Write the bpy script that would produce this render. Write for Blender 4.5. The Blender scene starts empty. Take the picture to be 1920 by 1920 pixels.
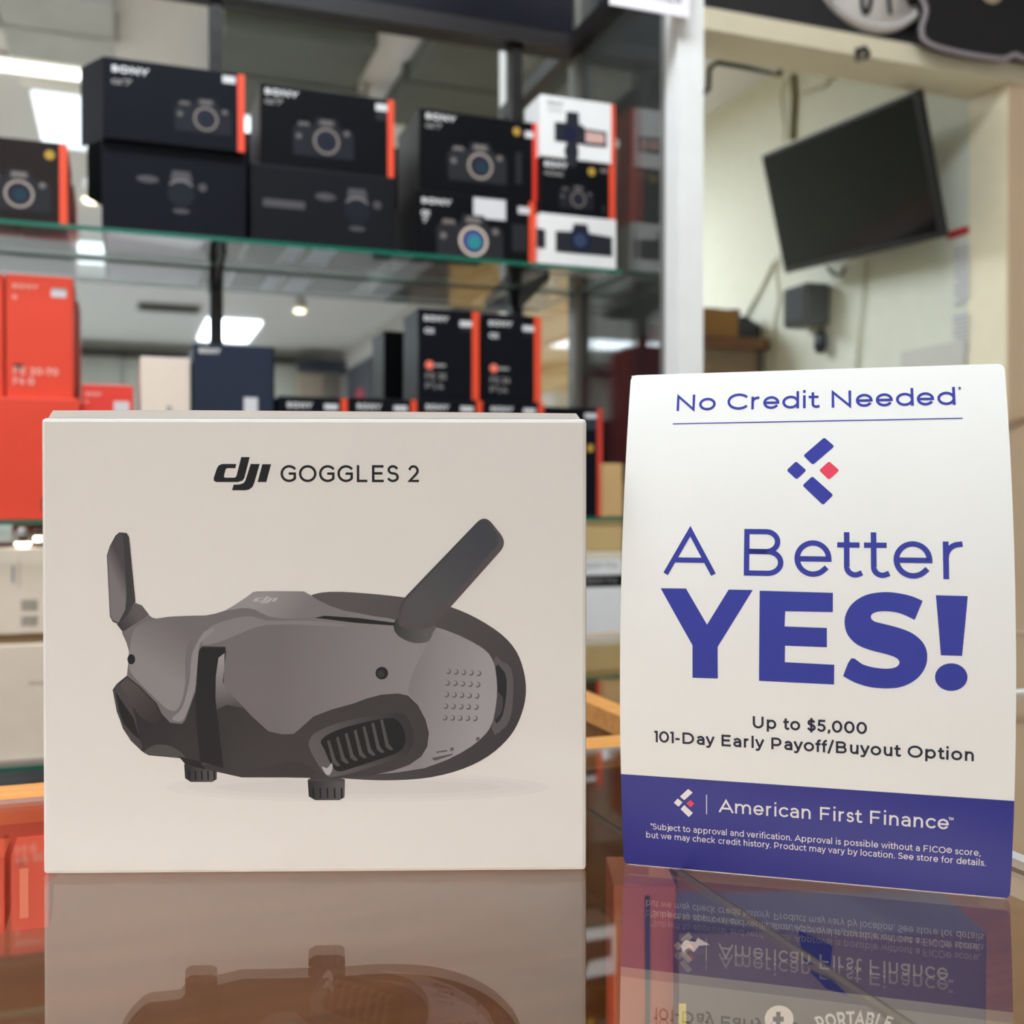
import bpy, bmesh, math, random
from mathutils import Vector, Matrix
random.seed(7)
SC = bpy.context.scene
COL = SC.collection
PI = math.pi

# ------------------------------------------------------------------ camera, world, exposure
CAM_H = 0.1433                       # lens height above the glass countertop (z = 0)
FOC = 2000.0                         # focal length in pixels of a 1920 frame
TILT = math.radians(0.573)           # slight downward tilt
cd = bpy.data.cameras.new('camera')
cam = bpy.data.objects.new('camera', cd)
COL.objects.link(cam)
cam.location = (0, 0, CAM_H)
YAW = math.radians(-20)               # the photographer stands turned 20 degrees to the counter
cam.rotation_euler = (PI/2 - TILT, 0, YAW)
cd.sensor_width = 36
cd.lens = 36*FOC/1920
cd.clip_start = 0.01
cd.dof.use_dof = True
cd.dof.focus_distance = 0.405
cd.dof.aperture_fstop = 11.0
SC.camera = cam
SC.view_settings.view_transform = 'Standard'
SC.view_settings.look = 'None'
SC.view_settings.exposure = -0.13
SC.view_settings.gamma = 1.0
SC.view_settings.use_curve_mapping = False
W_ = bpy.data.worlds.new('world'); SC.world = W_
W_.use_nodes = True
W_.node_tree.nodes['Background'].inputs[0].default_value = (0.9, 0.95, 1.0, 1)
W_.node_tree.nodes['Background'].inputs[1].default_value = 0.05
try:
    SC.cycles.use_denoising = True
    SC.cycles.transparent_max_bounces = 24
    SC.cycles.max_bounces = 12
    SC.cycles.glossy_bounces = 8
    SC.cycles.sample_clamp_indirect = 6
except Exception:
    pass
PANEL_POWER = 6.6                    # radiance of the ceiling troffers
BACKROOM_POWER = 25.0

# ------------------------------------------------------------------ frames of reference
def ray(px, py):
    x = (px-960)/FOC; y = -(py-960)/FOC
    c, s = math.cos(TILT), math.sin(TILT)
    return Matrix.Rotation(YAW, 3, 'Z') @ Vector((x, c+s*y, -s+c*y))
EYE = Vector((0, 0, CAM_H))
ANG = 0.0                             # cabinet, counter and walls run along the world axes
U = Vector((1, 0, 0)); N = Vector((0, 1, 0))
CX = Matrix.Rotation(YAW, 3, 'Z') @ Vector((1, 0, 0)); CY = Matrix.Rotation(YAW, 3, 'Z') @ Vector((0, 1, 0))
ORG = Matrix.Rotation(YAW, 3, 'Z') @ Vector((-0.624, 1.30, 0))      # left end of the visible upper shelf edge
def cab(u, v, z): return ORG + U*u + N*v + Vector((0, 0, z))
def hitv(px, py, v):                 # (u, z) on the plane v
    r = ray(px, py); t = (ORG+N*v-EYE).dot(N)/r.dot(N); p = EYE+r*t
    return (p-ORG).dot(U), p.z
def hitu(px, py, u):                 # (v, z) on the plane u
    r = ray(px, py); t = (ORG+U*u-EYE).dot(U)/r.dot(U); p = EYE+r*t
    return (p-ORG).dot(N), p.z
def hitz(px, py, z):                 # (u, v) on the plane z
    r = ray(px, py); t = (z-CAM_H)/r.z; p = EYE+r*t
    return (p-ORG).dot(U), (p-ORG).dot(N)
MIR = 0.170                          # mirror plane at the back of the cabinet
def mirz(px, py, z):                 # place in the shop that the mirror shows at this height
    u, v = hitz(px, py, z); return u, 2*MIR-v
def mirv(px, py, v):                 # (u, z) of something standing at v, seen in the mirror
    return hitv(px, py, 2*MIR-v)

# ------------------------------------------------------------------ materials
def lin(c):
    return tuple(((x/255)/12.92 if x/255 <= .04045 else ((x/255+.055)/1.055)**2.4) for x in c)
MATS = {}
def M(name, rgb, rough=.5, metal=0.0, spec=.5, noise=.05, scale=30, bump=0.0, coat=0.0, stretch=None):
    if name in MATS: return MATS[name]
    m = bpy.data.materials.new(name); m.use_nodes = True
    nt = m.node_tree; b = nt.nodes['Principled BSDF']
    tc = nt.nodes.new('ShaderNodeTexCoord'); mp = nt.nodes.new('ShaderNodeMapping')
    nz = nt.nodes.new('ShaderNodeTexNoise'); mx = nt.nodes.new('ShaderNodeMix'); mx.data_type = 'RGBA'
    nz.inputs['Scale'].default_value = scale; nz.inputs['Detail'].default_value = 3
    if stretch: mp.inputs['Scale'].default_value = stretch
    l = lin(rgb)
    mx.inputs[6].default_value = (*[max(0, x*(1-noise)) for x in l], 1)
    mx.inputs[7].default_value = (*[min(1, x*(1+noise)) for x in l], 1)
    nt.links.new(tc.outputs['Object'], mp.inputs[0]); nt.links.new(mp.outputs[0], nz.inputs['Vector'])
    nt.links.new(nz.outputs[0], mx.inputs[0]); nt.links.new(mx.outputs[2], b.inputs['Base Color'])
    b.inputs['Roughness'].default_value = rough; b.inputs['Metallic'].default_value = metal
    b.inputs['Specular IOR Level'].default_value = spec; b.inputs['Coat Weight'].default_value = coat
    b.inputs['Coat Roughness'].default_value = .05
    if bump:
        bp = nt.nodes.new('ShaderNodeBump'); bp.inputs['Strength'].default_value = bump; bp.inputs['Distance'].default_value = .002
        nt.links.new(nz.outputs[0], bp.inputs['Height']); nt.links.new(bp.outputs[0], b.inputs['Normal'])
    MATS[name] = m; return m
def glow(name, rgb, power):
    if name in MATS: return MATS[name]
    m = bpy.data.materials.new(name); m.use_nodes = True; nt = m.node_tree
    b = nt.nodes['Principled BSDF']; b.inputs['Base Color'].default_value = (.8, .8, .8, 1)
    b.inputs['Emission Color'].default_value = (*lin(rgb), 1); b.inputs['Emission Strength'].default_value = power
    MATS[name] = m; return m
def glass(name, tint, f0=.045, rough=0.0, extra=0.0):
    """thin clear glass: see-through with angle-dependent mirror reflection on both faces"""
    if name in MATS: return MATS[name]
    m = bpy.data.materials.new(name); m.use_nodes = True; nt = m.node_tree; nt.nodes.clear()
    L = nt.links.new; n = nt.nodes.new
    out = n('ShaderNodeOutputMaterial'); mix = n('ShaderNodeMixShader'); tr = n('ShaderNodeBsdfTransparent'); gl = n('ShaderNodeBsdfGlossy')
    ge = n('ShaderNodeNewGeometry'); dot = n('ShaderNodeVectorMath'); dot.operation = 'DOT_PRODUCT'
    ab = n('ShaderNodeMath'); ab.operation = 'ABSOLUTE'; su = n('ShaderNodeMath'); su.operation = 'SUBTRACT'; su.inputs[0].default_value = 1
    pw = n('ShaderNodeMath'); pw.operation = 'POWER'; pw.inputs[1].default_value = 5
    ma = n('ShaderNodeMath'); ma.operation = 'MULTIPLY_ADD'; ma.inputs[1].default_value = 1-f0; ma.inputs[2].default_value = f0+extra
    L(ge.outputs['Incoming'], dot.inputs[0]); L(ge.outputs['Normal'], dot.inputs[1]); L(dot.outputs['Value'], ab.inputs[0])
    L(ab.outputs[0], su.inputs[1]); L(su.outputs[0], pw.inputs[0]); L(pw.outputs[0], ma.inputs[0])
    tr.inputs[0].default_value = (*tint, 1); gl.inputs[0].default_value = (.97, .97, .97, 1); gl.inputs['Roughness'].default_value = rough
    L(ma.outputs[0], mix.inputs[0]); L(tr.outputs[0], mix.inputs[1]); L(gl.outputs[0], mix.inputs[2]); L(mix.outputs[0], out.inputs[0])
    MATS[name] = m; return m
def mirror(name, rgb, amount, under, rough=.015):
    if name in MATS: return MATS[name]
    m = bpy.data.materials.new(name); m.use_nodes = True; nt = m.node_tree; nt.nodes.clear(); n = nt.nodes.new; L = nt.links.new
    out = n('ShaderNodeOutputMaterial'); mix = n('ShaderNodeMixShader'); gl = n('ShaderNodeBsdfGlossy'); df = n('ShaderNodeBsdfDiffuse')
    tc = n('ShaderNodeTexCoord'); nz = n('ShaderNodeTexNoise'); nz.inputs['Scale'].default_value = 9
    mr = n('ShaderNodeMapRange'); mr.inputs[3].default_value = amount-.04; mr.inputs[4].default_value = amount+.04
    gl.inputs[0].default_value = (*rgb, 1); gl.inputs['Roughness'].default_value = rough; df.inputs[0].default_value = (*under, 1)
    L(tc.outputs['Object'], nz.inputs['Vector']); L(nz.outputs[0], mr.inputs[0]); L(mr.outputs[0], mix.inputs[0])
    L(df.outputs[0], mix.inputs[1]); L(gl.outputs[0], mix.inputs[2]); L(mix.outputs[0], out.inputs[0])
    MATS[name] = m; return m
def wood(name, a, b, rough=.4, scale=14, axis='X'):
    if name in MATS: return MATS[name]
    m = bpy.data.materials.new(name); m.use_nodes = True; nt = m.node_tree; bs = nt.nodes['Principled BSDF']; n = nt.nodes.new; L = nt.links.new
    tc = n('ShaderNodeTexCoord'); mp = n('ShaderNodeMapping'); nz = n('ShaderNodeTexNoise'); cr = n('ShaderNodeValToRGB')
    mp.inputs['Scale'].default_value = {'X': (1, 12, 12), 'Y': (12, 1, 12), 'Z': (12, 12, 1)}[axis]
    nz.inputs['Scale'].default_value = scale; nz.inputs['Detail'].default_value = 6
    cr.color_ramp.elements[0].color = (*lin(a), 1); cr.color_ramp.elements[1].color = (*lin(b), 1)
    cr.color_ramp.elements[0].position = .3; cr.color_ramp.elements[1].position = .7
    L(tc.outputs['Object'], mp.inputs[0]); L(mp.outputs[0], nz.inputs['Vector']); L(nz.outputs[0], cr.inputs[0]); L(cr.outputs[0], bs.inputs['Base Color'])
    bs.inputs['Roughness'].default_value = rough
    MATS[name] = m; return m
def ink(name, c0, c1=None, p0=(0, 0), p1=(0, 1), rough=.35):
    """printed ink; two tones blend along p0-p1 of the printed face (object x,z)"""
    if name in MATS: return MATS[name]
    if c1 is None: return M(name, c0, rough, noise=.03, spec=.18)
    m = bpy.data.materials.new(name); m.use_nodes = True; nt = m.node_tree; bs = nt.nodes['Principled BSDF']; n = nt.nodes.new; L = nt.links.new
    tc = n('ShaderNodeTexCoord'); sb = n('ShaderNodeVectorMath'); sb.operation = 'SUBTRACT'; dt = n('ShaderNodeVectorMath'); dt.operation = 'DOT_PRODUCT'
    mx = n('ShaderNodeMix'); mx.data_type = 'RGBA'
    d = Vector((p1[0]-p0[0], 0, p1[1]-p0[1])); d = d/d.length_squared
    sb.inputs[1].default_value = (p0[0], 0, p0[1]); dt.inputs[1].default_value = d
    mx.inputs[6].default_value = (*lin(c0), 1); mx.inputs[7].default_value = (*lin(c1), 1); mx.clamp_factor = True
    L(tc.outputs['Object'], sb.inputs[0]); L(sb.outputs[0], dt.inputs[0]); L(dt.outputs['Value'], mx.inputs[0]); L(mx.outputs[2], bs.inputs['Base Color'])
    bs.inputs['Roughness'].default_value = rough; bs.inputs['Specular IOR Level'].default_value = .18
    MATS[name] = m; return m

# ------------------------------------------------------------------ mesh builder
class MB:
    def __init__(s): s.v = []; s.f = []; s.m = []; s.mats = []; s.sm = []
    def mi(s, m):
        if m not in s.mats: s.mats.append(m)
        return s.mats.index(m)
    def face(s, pts, m, smooth=False):
        i = len(s.v); s.v += [tuple(p) for p in pts]; s.f.append(tuple(range(i, i+len(pts)))); s.m.append(s.mi(m)); s.sm.append(smooth)
    def box(s, x0, x1, y0, y1, z0, z1, m, bev=0):
        if bev <= 0:
            i = len(s.v); s.v += [(x, y, z) for z in (z0, z1) for x, y in ((x0, y0), (x1, y0), (x1, y1), (x0, y1))]
            for q in ((3, 2, 1, 0), (4, 5, 6, 7), (0, 1, 5, 4), (1, 2, 6, 5), (2, 3, 7, 6), (3, 0, 4, 7)):
                s.f.append(tuple(i+k for k in q)); s.m.append(s.mi(m)); s.sm.append(False)
        else:
            bm = bmesh.new(); bmesh.ops.create_cube(bm, size=1)
            for v in bm.verts: v.co = Vector((x0+(v.co.x+.5)*(x1-x0), y0+(v.co.y+.5)*(y1-y0), z0+(v.co.z+.5)*(z1-z0)))
            bmesh.ops.bevel(bm, geom=bm.edges[:], offset=bev, segments=2, affect='EDGES', profile=.5)
            s.add(bm, m)
    def add(s, bm, m, smooth=False, mat=None):
        i = len(s.v); bm.verts.index_update(); s.v += [tuple((mat @ v.co) if mat else v.co) for v in bm.verts]; k = s.mi(m)
        for f in bm.faces: s.f.append(tuple(i+v.index for v in f.verts)); s.m.append(k); s.sm.append(smooth)
        bm.free()
    def prism(s, poly, axis, a, b, m):
        """closed outline in two axes pushed from a to b along the third"""
        def P(q, t): return {'x': (t, q[0], q[1]), 'y': (q[0], t, q[1]), 'z': (q[0], q[1], t)}[axis]
        n = len(poly); i = len(s.v); s.v += [P(q, a) for q in poly]+[P(q, b) for q in poly]; k = s.mi(m)
        s.f.append(tuple(range(i+n-1, i-1, -1))); s.f.append(tuple(range(i+n, i+2*n)))
        for j in range(n): s.f.append((i+j, i+(j+1) % n, i+n+(j+1) % n, i+n+j))
        s.m += [k]*(n+2); s.sm += [False]*(n+2)
    def tube(s, pts, r, m, seg=8, cap=True):
        pts = [Vector(p) for p in pts]; k = s.mi(m); base = len(s.v); up = None
        for j, p in enumerate(pts):
            d = (pts[min(j+1, len(pts)-1)]-pts[max(j-1, 0)]).normalized()
            if up is None: up = Vector((0, 0, 1)) if abs(d.z) < .9 else Vector((1, 0, 0))
            a = d.cross(up).normalized(); b = a.cross(d).normalized(); up = b
            for q in range(seg):
                t = 2*PI*q/seg; s.v.append(tuple(p+a*(r*math.cos(t))+b*(r*math.sin(t))))
        for j in range(len(pts)-1):
            for q in range(seg):
                s.f.append((base+j*seg+q, base+j*seg+(q+1) % seg, base+(j+1)*seg+(q+1) % seg, base+(j+1)*seg+q)); s.m.append(k); s.sm.append(True)
        if cap:
            s.f.append(tuple(base+q for q in range(seg-1, -1, -1))); s.f.append(tuple(base+(len(pts)-1)*seg+q for q in range(seg))); s.m += [k, k]; s.sm += [False, False]
    def lathe(s, prof, m, seg=32, mat=None):
        """profile of (radius, height) about z"""
        base = len(s.v); k = s.mi(m); n = len(prof)
        for q in range(seg):
            t = 2*PI*q/seg
            for r, h in prof:
                p = Vector((r*math.cos(t), r*math.sin(t), h)); s.v.append(tuple(mat @ p if mat else p))
        for q in range(seg):
            for j in range(n-1):
                s.f.append((base+q*n+j, base+((q+1) % seg)*n+j, base+((q+1) % seg)*n+j+1, base+q*n+j+1)); s.m.append(k); s.sm.append(True)
    def build(s, name, parent=None, loc=None, rz=0, recalc=False):
        me = bpy.data.meshes.new(name); me.from_pydata(s.v, [], s.f)
        for m in s.mats: me.materials.append(m)
        me.polygons.foreach_set('material_index', s.m); me.polygons.foreach_set('use_smooth', s.sm)
        me.update()
        if recalc:
            bm = bmesh.new(); bm.from_mesh(me); bmesh.ops.recalc_face_normals(bm, faces=bm.faces[:]); bm.to_mesh(me); bm.free()
        o = bpy.data.objects.new(name, me); COL.objects.link(o)
        if parent: o.parent = parent
        if loc is not None: o.location = loc
        o.rotation_euler = (0, 0, rz)
        return o
def tag(o, label, cat, group=None):
    o['label'] = label; o['category'] = cat
    if group: o['group'] = group
    return o
def struct(o): o['kind'] = 'structure'; return o
def thing(name, label, cat, loc, rz=0, group=None):
    o = bpy.data.objects.new(name, None); COL.objects.link(o); o.location = loc; o.rotation_euler = (0, 0, rz); o.empty_display_size = .05
    return tag(o, label, cat, group)

# ------------------------------------------------------------------ lettering drawn from strokes (cap height 1)
def arc(cx, cy, rx, ry, a0, a1, n=None):
    n = n or max(3, int(abs(a1-a0)/11)); return [(cx+rx*math.cos(math.radians(a0+(a1-a0)*i/n)), cy+ry*math.sin(math.radians(a0+(a1-a0)*i/n))) for i in range(n+1)]
X = .74
def bowl(x0, w, h=X, y0=0): return arc(x0+w/2, y0+h/2, w/2, h/2, 0, 360)
G = {
 'A': (.98, .02, [[(0, 0), (.49, 1), (.98, 0)], [(.19, .29), (.79, .29)]]),
 'B': (.74, .13, [[(0, 0), (0, 1), (.42, 1)]+arc(.42, .76, .25, .24, 90, -90)+[(0, .52)], [(0, 0), (.46, 0)]+arc(.46, .26, .28, .26, -90, 90)+[(.1, .52)]]),
 'C': (.86, .07, [arc(.5, .5, .5, .5, 46, 314)]),
 'D': (.86, .13, [[(0, 0), (0, 1), (.36, 1)]+arc(.36, .5, .5, .5, 90, -90)+[(0, 0)]]),
 'E': (.66, .13, [[(.66, 1), (0, 1), (0, 0), (.68, 0)], [(0, .52), (.58, .52)]]),
 'F': (.64, .13, [[(.64, 1), (0, 1), (0, 0)], [(0, .48), (.56, .48)]]),
 'G': (.90, .07, [arc(.5, .5, .5, .5, 46, 320)+[(.88, .2), (.88, .5), (.55, .5)]]),
 'H': (.80, .13, [[(0, 0), (0, 1)], [(.8, 0), (.8, 1)], [(0, .5), (.8, .5)]]),
 'I': (0, .15, [[(0, 0), (0, 1)]]),
 'L': (.60, .13, [[(0, 1), (0, 0), (.6, 0)]]),
 'M': (.98, .13, [[(0, 0), (0, 1), (.49, .25), (.98, 1), (.98, 0)]]),
 'N': (.80, .13, [[(0, 0), (0, 1), (.8, 0), (.8, 1)]]),
 'O': (1.0, .07, [bowl(0, 1, 1)]),
 'P': (.72, .13, [[(0, 0), (0, 1), (.4, 1)]+arc(.4, .67, .32, .33, 90, -90)+[(0, .34)]]),
 'R': (.72, .13, [[(0, 0), (0, 1), (.4, 1)]+arc(.4, .67, .32, .33, 90, -90)+[(0, .34)], [(.42, .34), (.7, 0)]]),
 'S': (.68, .06, [arc(.34, .76, .3, .24, 32, 262)+arc(.34, .26, .34, .26, 84, -148)]),
 'T': (.78, .02, [[(0, 1), (.78, 1)], [(.39, 1), (.39, 0)]]),
 'U': (.80, .13, [[(0, 1), (0, .4)]+arc(.4, .4, .4, .4, 180, 360)+[(.8, 1)]]),
 'V': (.96, .02, [[(0, 1), (.48, 0), (.96, 1)]]),
 'Y': (.86, .02, [[(0, 1), (.43, .4), (.86, 1)], [(.43, .4), (.43, 0)]]),
 'a': (.58, .08, [[(.06, .66)]+arc(.28, .45, .29, .29, 125, 0)+[(.57, 0)], [(.57, .42), (.28, .42)]+arc(.25, .21, .25, .21, 90, 270)+[(.3, 0)]+arc(.3, .27, .27, .27, -90, 0)]),
 'b': (.70, .11, [[(0, 0), (0, 1.06)], bowl(0, .7)]),
 'c': (.60, .07, [arc(.36, .37, .36, .37, 48, 312)]),
 'd': (.70, .07, [[(.7, 0), (.7, 1.06)], bowl(0, .7)]),
 'e': (.68, .07, [[(.02, .36), (.68, .36)]+arc(.34, .37, .34, .37, 0, 318)]),
 'f': (.38, .03, [[(.16, 0), (.16, .82)]+arc(.38, .82, .22, .24, 180, 92), [(0, .70), (.36, .70)]]),
 'g': (.70, .07, [bowl(0, .7), [(.7, .74), (.7, .06)]+arc(.36, .06, .34, .34, 0, -140)]),
 'h': (.58, .11, [[(0, 0), (0, 1.06)], [(0, .4)]+arc(.3, .44, .28, .30, 170, 0)+[(.58, 0)]]),
 'i': (0, .11, [[(0, 0), (0, X)], [(0, 1.10), (0, 1.12)]]),
 'j': (.1, .05, [[(.1, X), (.1, -.1)]+arc(-.08, -.1, .18, .18, 0, -80), [(.1, 1.10), (.1, 1.12)]]),
 'k': (.58, .11, [[(0, 0), (0, 1.06)], [(.56, X), (0, .24)], [(.2, .42), (.58, 0)]]),
 'l': (0, .11, [[(0, 0), (0, 1.06)]]),
 'm': (1.06, .11, [[(0, 0), (0, X)], [(0, .4)]+arc(.28, .46, .25, .28, 170, 0)+[(.53, 0)], [(.53, .4)]+arc(.81, .46, .25, .28, 170, 0)+[(1.06, 0)]]),
 'n': (.58, .11, [[(0, 0), (0, X)], [(0, .4)]+arc(.3, .44, .28, .30, 170, 0)+[(.58, 0)]]),
 'o': (.72, .07, [bowl(0, .72)]),
 'p': (.70, .11, [[(0, X), (0, -.28)], bowl(0, .7)]),
 'r': (.34, .11, [[(0, 0), (0, X)], [(0, .42)]+arc(.34, .42, .34, .32, 180, 90)]),
 's': (.48, .06, [arc(.24, .56, .2, .18, 28, 262)+arc(.24, .19, .24, .19, 84, -150)]),
 't': (.42, .03, [[(.16, .94), (.16, .18)]+arc(.36, .19, .2, .19, 180, 300), [(0, .70), (.40, .70)]]),
 'u': (.58, .11, [[(.58, 0), (.58, X)], [(0, X), (0, .3)]+arc(.28, .30, .28, .30, 180, 350)]),
 'v': (.62, .02, [[(0, X), (.31, 0), (.62, X)]]),
 'w': (1.02, .02, [[(0, X), (.27, 0), (.51, X), (.75, 0), (1.02, X)]]),
 'y': (.62, .02, [[(0, X), (.31, .02)], [(.62, X), (.27, -.14)]+arc(.1, -.1, .17, .17, -15, -110)]),
 '0': (.74, .07, [bowl(0, .74, 1)]), '1': (.26, .04, [[(0, 1), (.26, 1), (.26, 0)]]),
 '2': (.62, .06, [arc(.31, .7, .3, .3, 155, -22)+[(.5, .46), (.03, 0), (.62, 0)]]),
 '3': (.62, .05, [[(.04, 1), (.56, 1), (.28, .6)]+arc(.28, .3, .32, .3, 90, -140)]),
 '4': (.72, .05, [[(.42, 1), (0, .28), (.74, .28)], [(.54, .55), (.54, 0)]]),
 '5': (.62, .06, [[(.56, 1), (.1, 1), (.06, .58), (.28, .6)]+arc(.28, .3, .32, .3, 90, -142)]),
 '7': (.66, .04, [[(0, .82), (0, 1), (.66, 1), (.22, 0)]]),
 '6': (.66, .06, [bowl(0, .66, .62), [(0, .31)]+arc(.4, .5, .4, .5, 170, 62)]),
 '8': (.66, .06, [bowl(.04, .58, .52, .48), bowl(0, .66, .5)]),
 '.': (.02, .08, [[(0, 0), (.02, .02)]]), ',': (.04, .08, [[(.03, .05), (0, -.13)]]), '-': (.32, .09, [[(0, .36), (.32, .36)]]),
 '/': (.44, .02, [[(0, -.1), (.44, 1.1)]]), '*': (.24, .03, [[(.12, .76), (.12, 1.02)], [(.01, .82), (.23, .96)], [(.01, .96), (.23, .82)]]),
 '$': (.62, .06, [arc(.31, .76, .27, .22, 32, 262)+arc(.31, .27, .31, .25, 84, -148), [(.31, -.12), (.31, 1.12)]]),
 '®': (.8, .05, [bowl(0, .8, .8, .1), [(.34, .38), (.34, .62), (.46, .62)]]),
 '™': (.62, .03, [[(0, 1), (.26, 1)], [(.13, 1), (.13, .72)], [(.34, .72), (.34, 1), (.48, .82), (.62, 1), (.62, .72)]]),
 '+': (.6, .05, [[(0, .5), (.6, .5)], [(.3, .2), (.3, .8)]]), 'α': (.8, .06, [[(.8, X), (.56, .2)]+arc(.3, .37, .3, .37, -40, -320)+[(.56, .54), (.62, .12), (.8, 0)]]),
}
def ribbon(pts, t, ext=True):
    pts = [Vector(p) for p in pts]
    q = [pts[0]]
    for p in pts[1:]:
        if (p-q[-1]).length > 1e-5: q.append(p)
    pts = q
    closed = len(pts) > 3 and (pts[0]-pts[-1]).length < 1e-4
    if closed: pts = pts[:-1]
    elif ext:
        pts[0] = pts[0]+(pts[0]-pts[1]).normalized()*t; pts[-1] = pts[-1]+(pts[-1]-pts[-2]).normalized()*t
    n = len(pts); Lf = []; Rt = []
    for i in range(n):
        a = pts[i]-pts[(i-1) % n] if (closed or i > 0) else pts[1]-pts[0]
        b = pts[(i+1) % n]-pts[i] if (closed or i < n-1) else pts[-1]-pts[-2]
        a = a.normalized(); b = b.normalized(); na = Vector((-a.y, a.x)); nb = Vector((-b.y, b.x)); m = na+nb
        if m.length < .35: m = na*1.0; k = t
        else: m = m.normalized(); k = min(t/max(m.dot(na), .2), 2.2*t)
        Lf.append(pts[i]+m*k); Rt.append(pts[i]-m*k)
    quads = []
    for i in range(n if closed else n-1):
        j = (i+1) % n; quads.append([Rt[i], Rt[j], Lf[j], Lf[i]])
    return quads
def text_quads(s, weight, x_scale=1.0, track=0.0):
    """list of quads of a text line, cap height 1, starting at x = 0; also its width"""
    t = weight/2; x = 0; out = []; first = True; right = 0
    for ch in s:
        if ch == ' ': x += .38*x_scale+track; continue
        w, sb, st = G[ch]
        if not first: x += (sb-.04)*x_scale
        first = False
        iw = w*x_scale
        for pl in st:
            pp = [(x+t+p[0]*x_scale*(1-(2*t/iw if iw > 2*t else 0)), t+p[1]*(1-2*t)) for p in pl]
            for q in ribbon(pp, t): out.append(q)
        right = x+max(iw, 2*t)
        x = right+(sb+.025)*x_scale+track
    return out, right
def put_text(mb, s, fn, h, weight, m, width=None, track=0.0):
    """fn maps (x, z) in metres of the face to 3-D; the line is fitted to width"""
    q, w = text_quads(s, weight, 1.0, track)
    if width:
        for _ in range(3):
            xs = (width/h)/w
            if _ == 0: sc = xs
            else: sc *= xs
            q, w = text_quads(s, weight, sc, track)
    for f in q: mb.face([fn(p.x*h, p.y*h) for p in f], m)
def spline(pts, n=5, closed=True):
    out = []; N_ = len(pts)
    rng = range(N_) if closed else range(N_-1)
    for i in rng:
        p = [Vector(pts[(i+k) % N_]) if closed else Vector(pts[min(max(i+k, 0), N_-1)]) for k in (-1, 0, 1, 2)]
        for j in range(n):
            t = j/n
            out.append(.5*((2*p[1])+(p[2]-p[0])*t+(2*p[0]-5*p[1]+4*p[2]-p[3])*t*t+(3*p[1]-p[0]-3*p[2]+p[3])*t**3))
    if not closed: out.append(Vector(pts[-1]))
    return out
def roundpoly(pts, r, n=4):
    out = []; k = len(pts)
    for i in range(k):
        p = Vector(pts[i]); a = Vector(pts[i-1])-p; b = Vector(pts[(i+1) % k])-p
        d = min(r, a.length*.45, b.length*.45); A = p+a.normalized()*d; B = p+b.normalized()*d
        for j in range(n+1):
            t = j/n; out.append(A*(1-t)**2+p*2*t*(1-t)+B*t*t)
    return out

# ------------------------------------------------------------------ common materials
m_white = M('white_paint', (232, 230, 224), .55)
m_cream = M('cream_paint', (250, 236, 202), .6)
m_beige = M('beige_paint', (222, 192, 156), .7)
m_peach = M('peach_wall', (205, 178, 142), .7)
m_green_wall = M('pale_green_wall', (226, 226, 206), .7)
m_ceil = M('ceiling_tile', (236, 234, 230), .85)
m_floor = M('floor_tile', (222, 220, 216), .5)
m_black = M('black_card', (13, 13, 16), .38, spec=.1, noise=.08)
m_navy = M('navy_card', (38, 44, 60), .4)
m_orange = M('orange_card', (224, 70, 34), .45)
m_wcard = M('white_card', (228, 224, 218), .42)
m_kraft = M('kraft_card', (196, 158, 104), .8)
m_beigecard = M('beige_card', (224, 204, 184), .6)
m_dark = M('dark_frame', (26, 20, 19), .4, spec=.3)
m_alu = M('aluminium', (118, 116, 110), .35, metal=.8)
m_steel = M('chrome', (190, 188, 184), .2, metal=1); m_std = M('standard_metal', (44, 42, 40), .35, metal=.5)
m_trim = wood('honey_wood', (186, 122, 58), (210, 152, 82), .35, 10)
m_wood = wood('brown_wood', (112, 68, 28), (136, 88, 42), .45, 8)
m_glass = glass('clear_glass', (.965, .98, .97), .115)
m_gedge = M('glass_edge', (18, 96, 76), .15)
m_softedge = M('soft_edge', (150, 178, 166), .2)
m_jedge = M('joint_edge', (96, 90, 78), .3)
m_tedge = M('polished_edge', (214, 222, 214), .15)
m_print = ink('white_print', (226, 222, 218))
m_gprint = ink('grey_print', (150, 146, 142))
m_dprint = ink('dark_print', (36, 35, 38))
m_ring = ink('ring_print', (158, 144, 134)); m_lens = ink('lens_print', (36, 33, 48)); m_teal = ink('teal_print', (32, 54, 62)); m_blue = ink('blue_print', (70, 84, 140))
m_cam = ink('camera_print', (34, 34, 36), rough=.5); m_cam2 = ink('camera_highlight_print', (112, 104, 100))
m_gold = ink('gold_print', (176, 140, 60))

# ================================================================== SETTING
ZF, ZC = -0.95, 1.75
VW = 0.30                                # front of the wall the cabinet stands against
u_right = hitv(1880, 300, VW)[0]         # right side of the opening
u_left = 1.125
VB = VW+.085                             # back of that wall
def slab(name, u0, u1, v0, v1, z0, z1, m):
    mb = MB(); mb.box(u0, u1, v0, v1, z0, z1, m); return struct(mb.build(name, None, ORG, ANG))
UR = 2.35                                # right wall of the shop
VF = -9.75                               # far end of the shop behind the photographer
slab('floor', -4.2, UR+.1, VF-.1, 3.4, ZF-.1, ZF, m_floor)
slab('ceiling', -4.2, UR+.1, VF-.1, VW, ZC, ZC+.1, m_ceil)
slab('wall_left', -4.2, -4.1, VF, VW, ZF, ZC, M('shop_wall_white', (230, 228, 222), .75))
slab('wall_right', UR, UR+.1, VF, VW, ZF, ZC, M('shop_wall_grey', (196, 190, 184), .7))
slab('wall_front', -4.2, UR+.1, VF-.1, VF, ZF, ZC, M('shop_wall_pale', (214, 213, 206), .75))
LZ = 1.007                               # underside of the lintel
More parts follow.
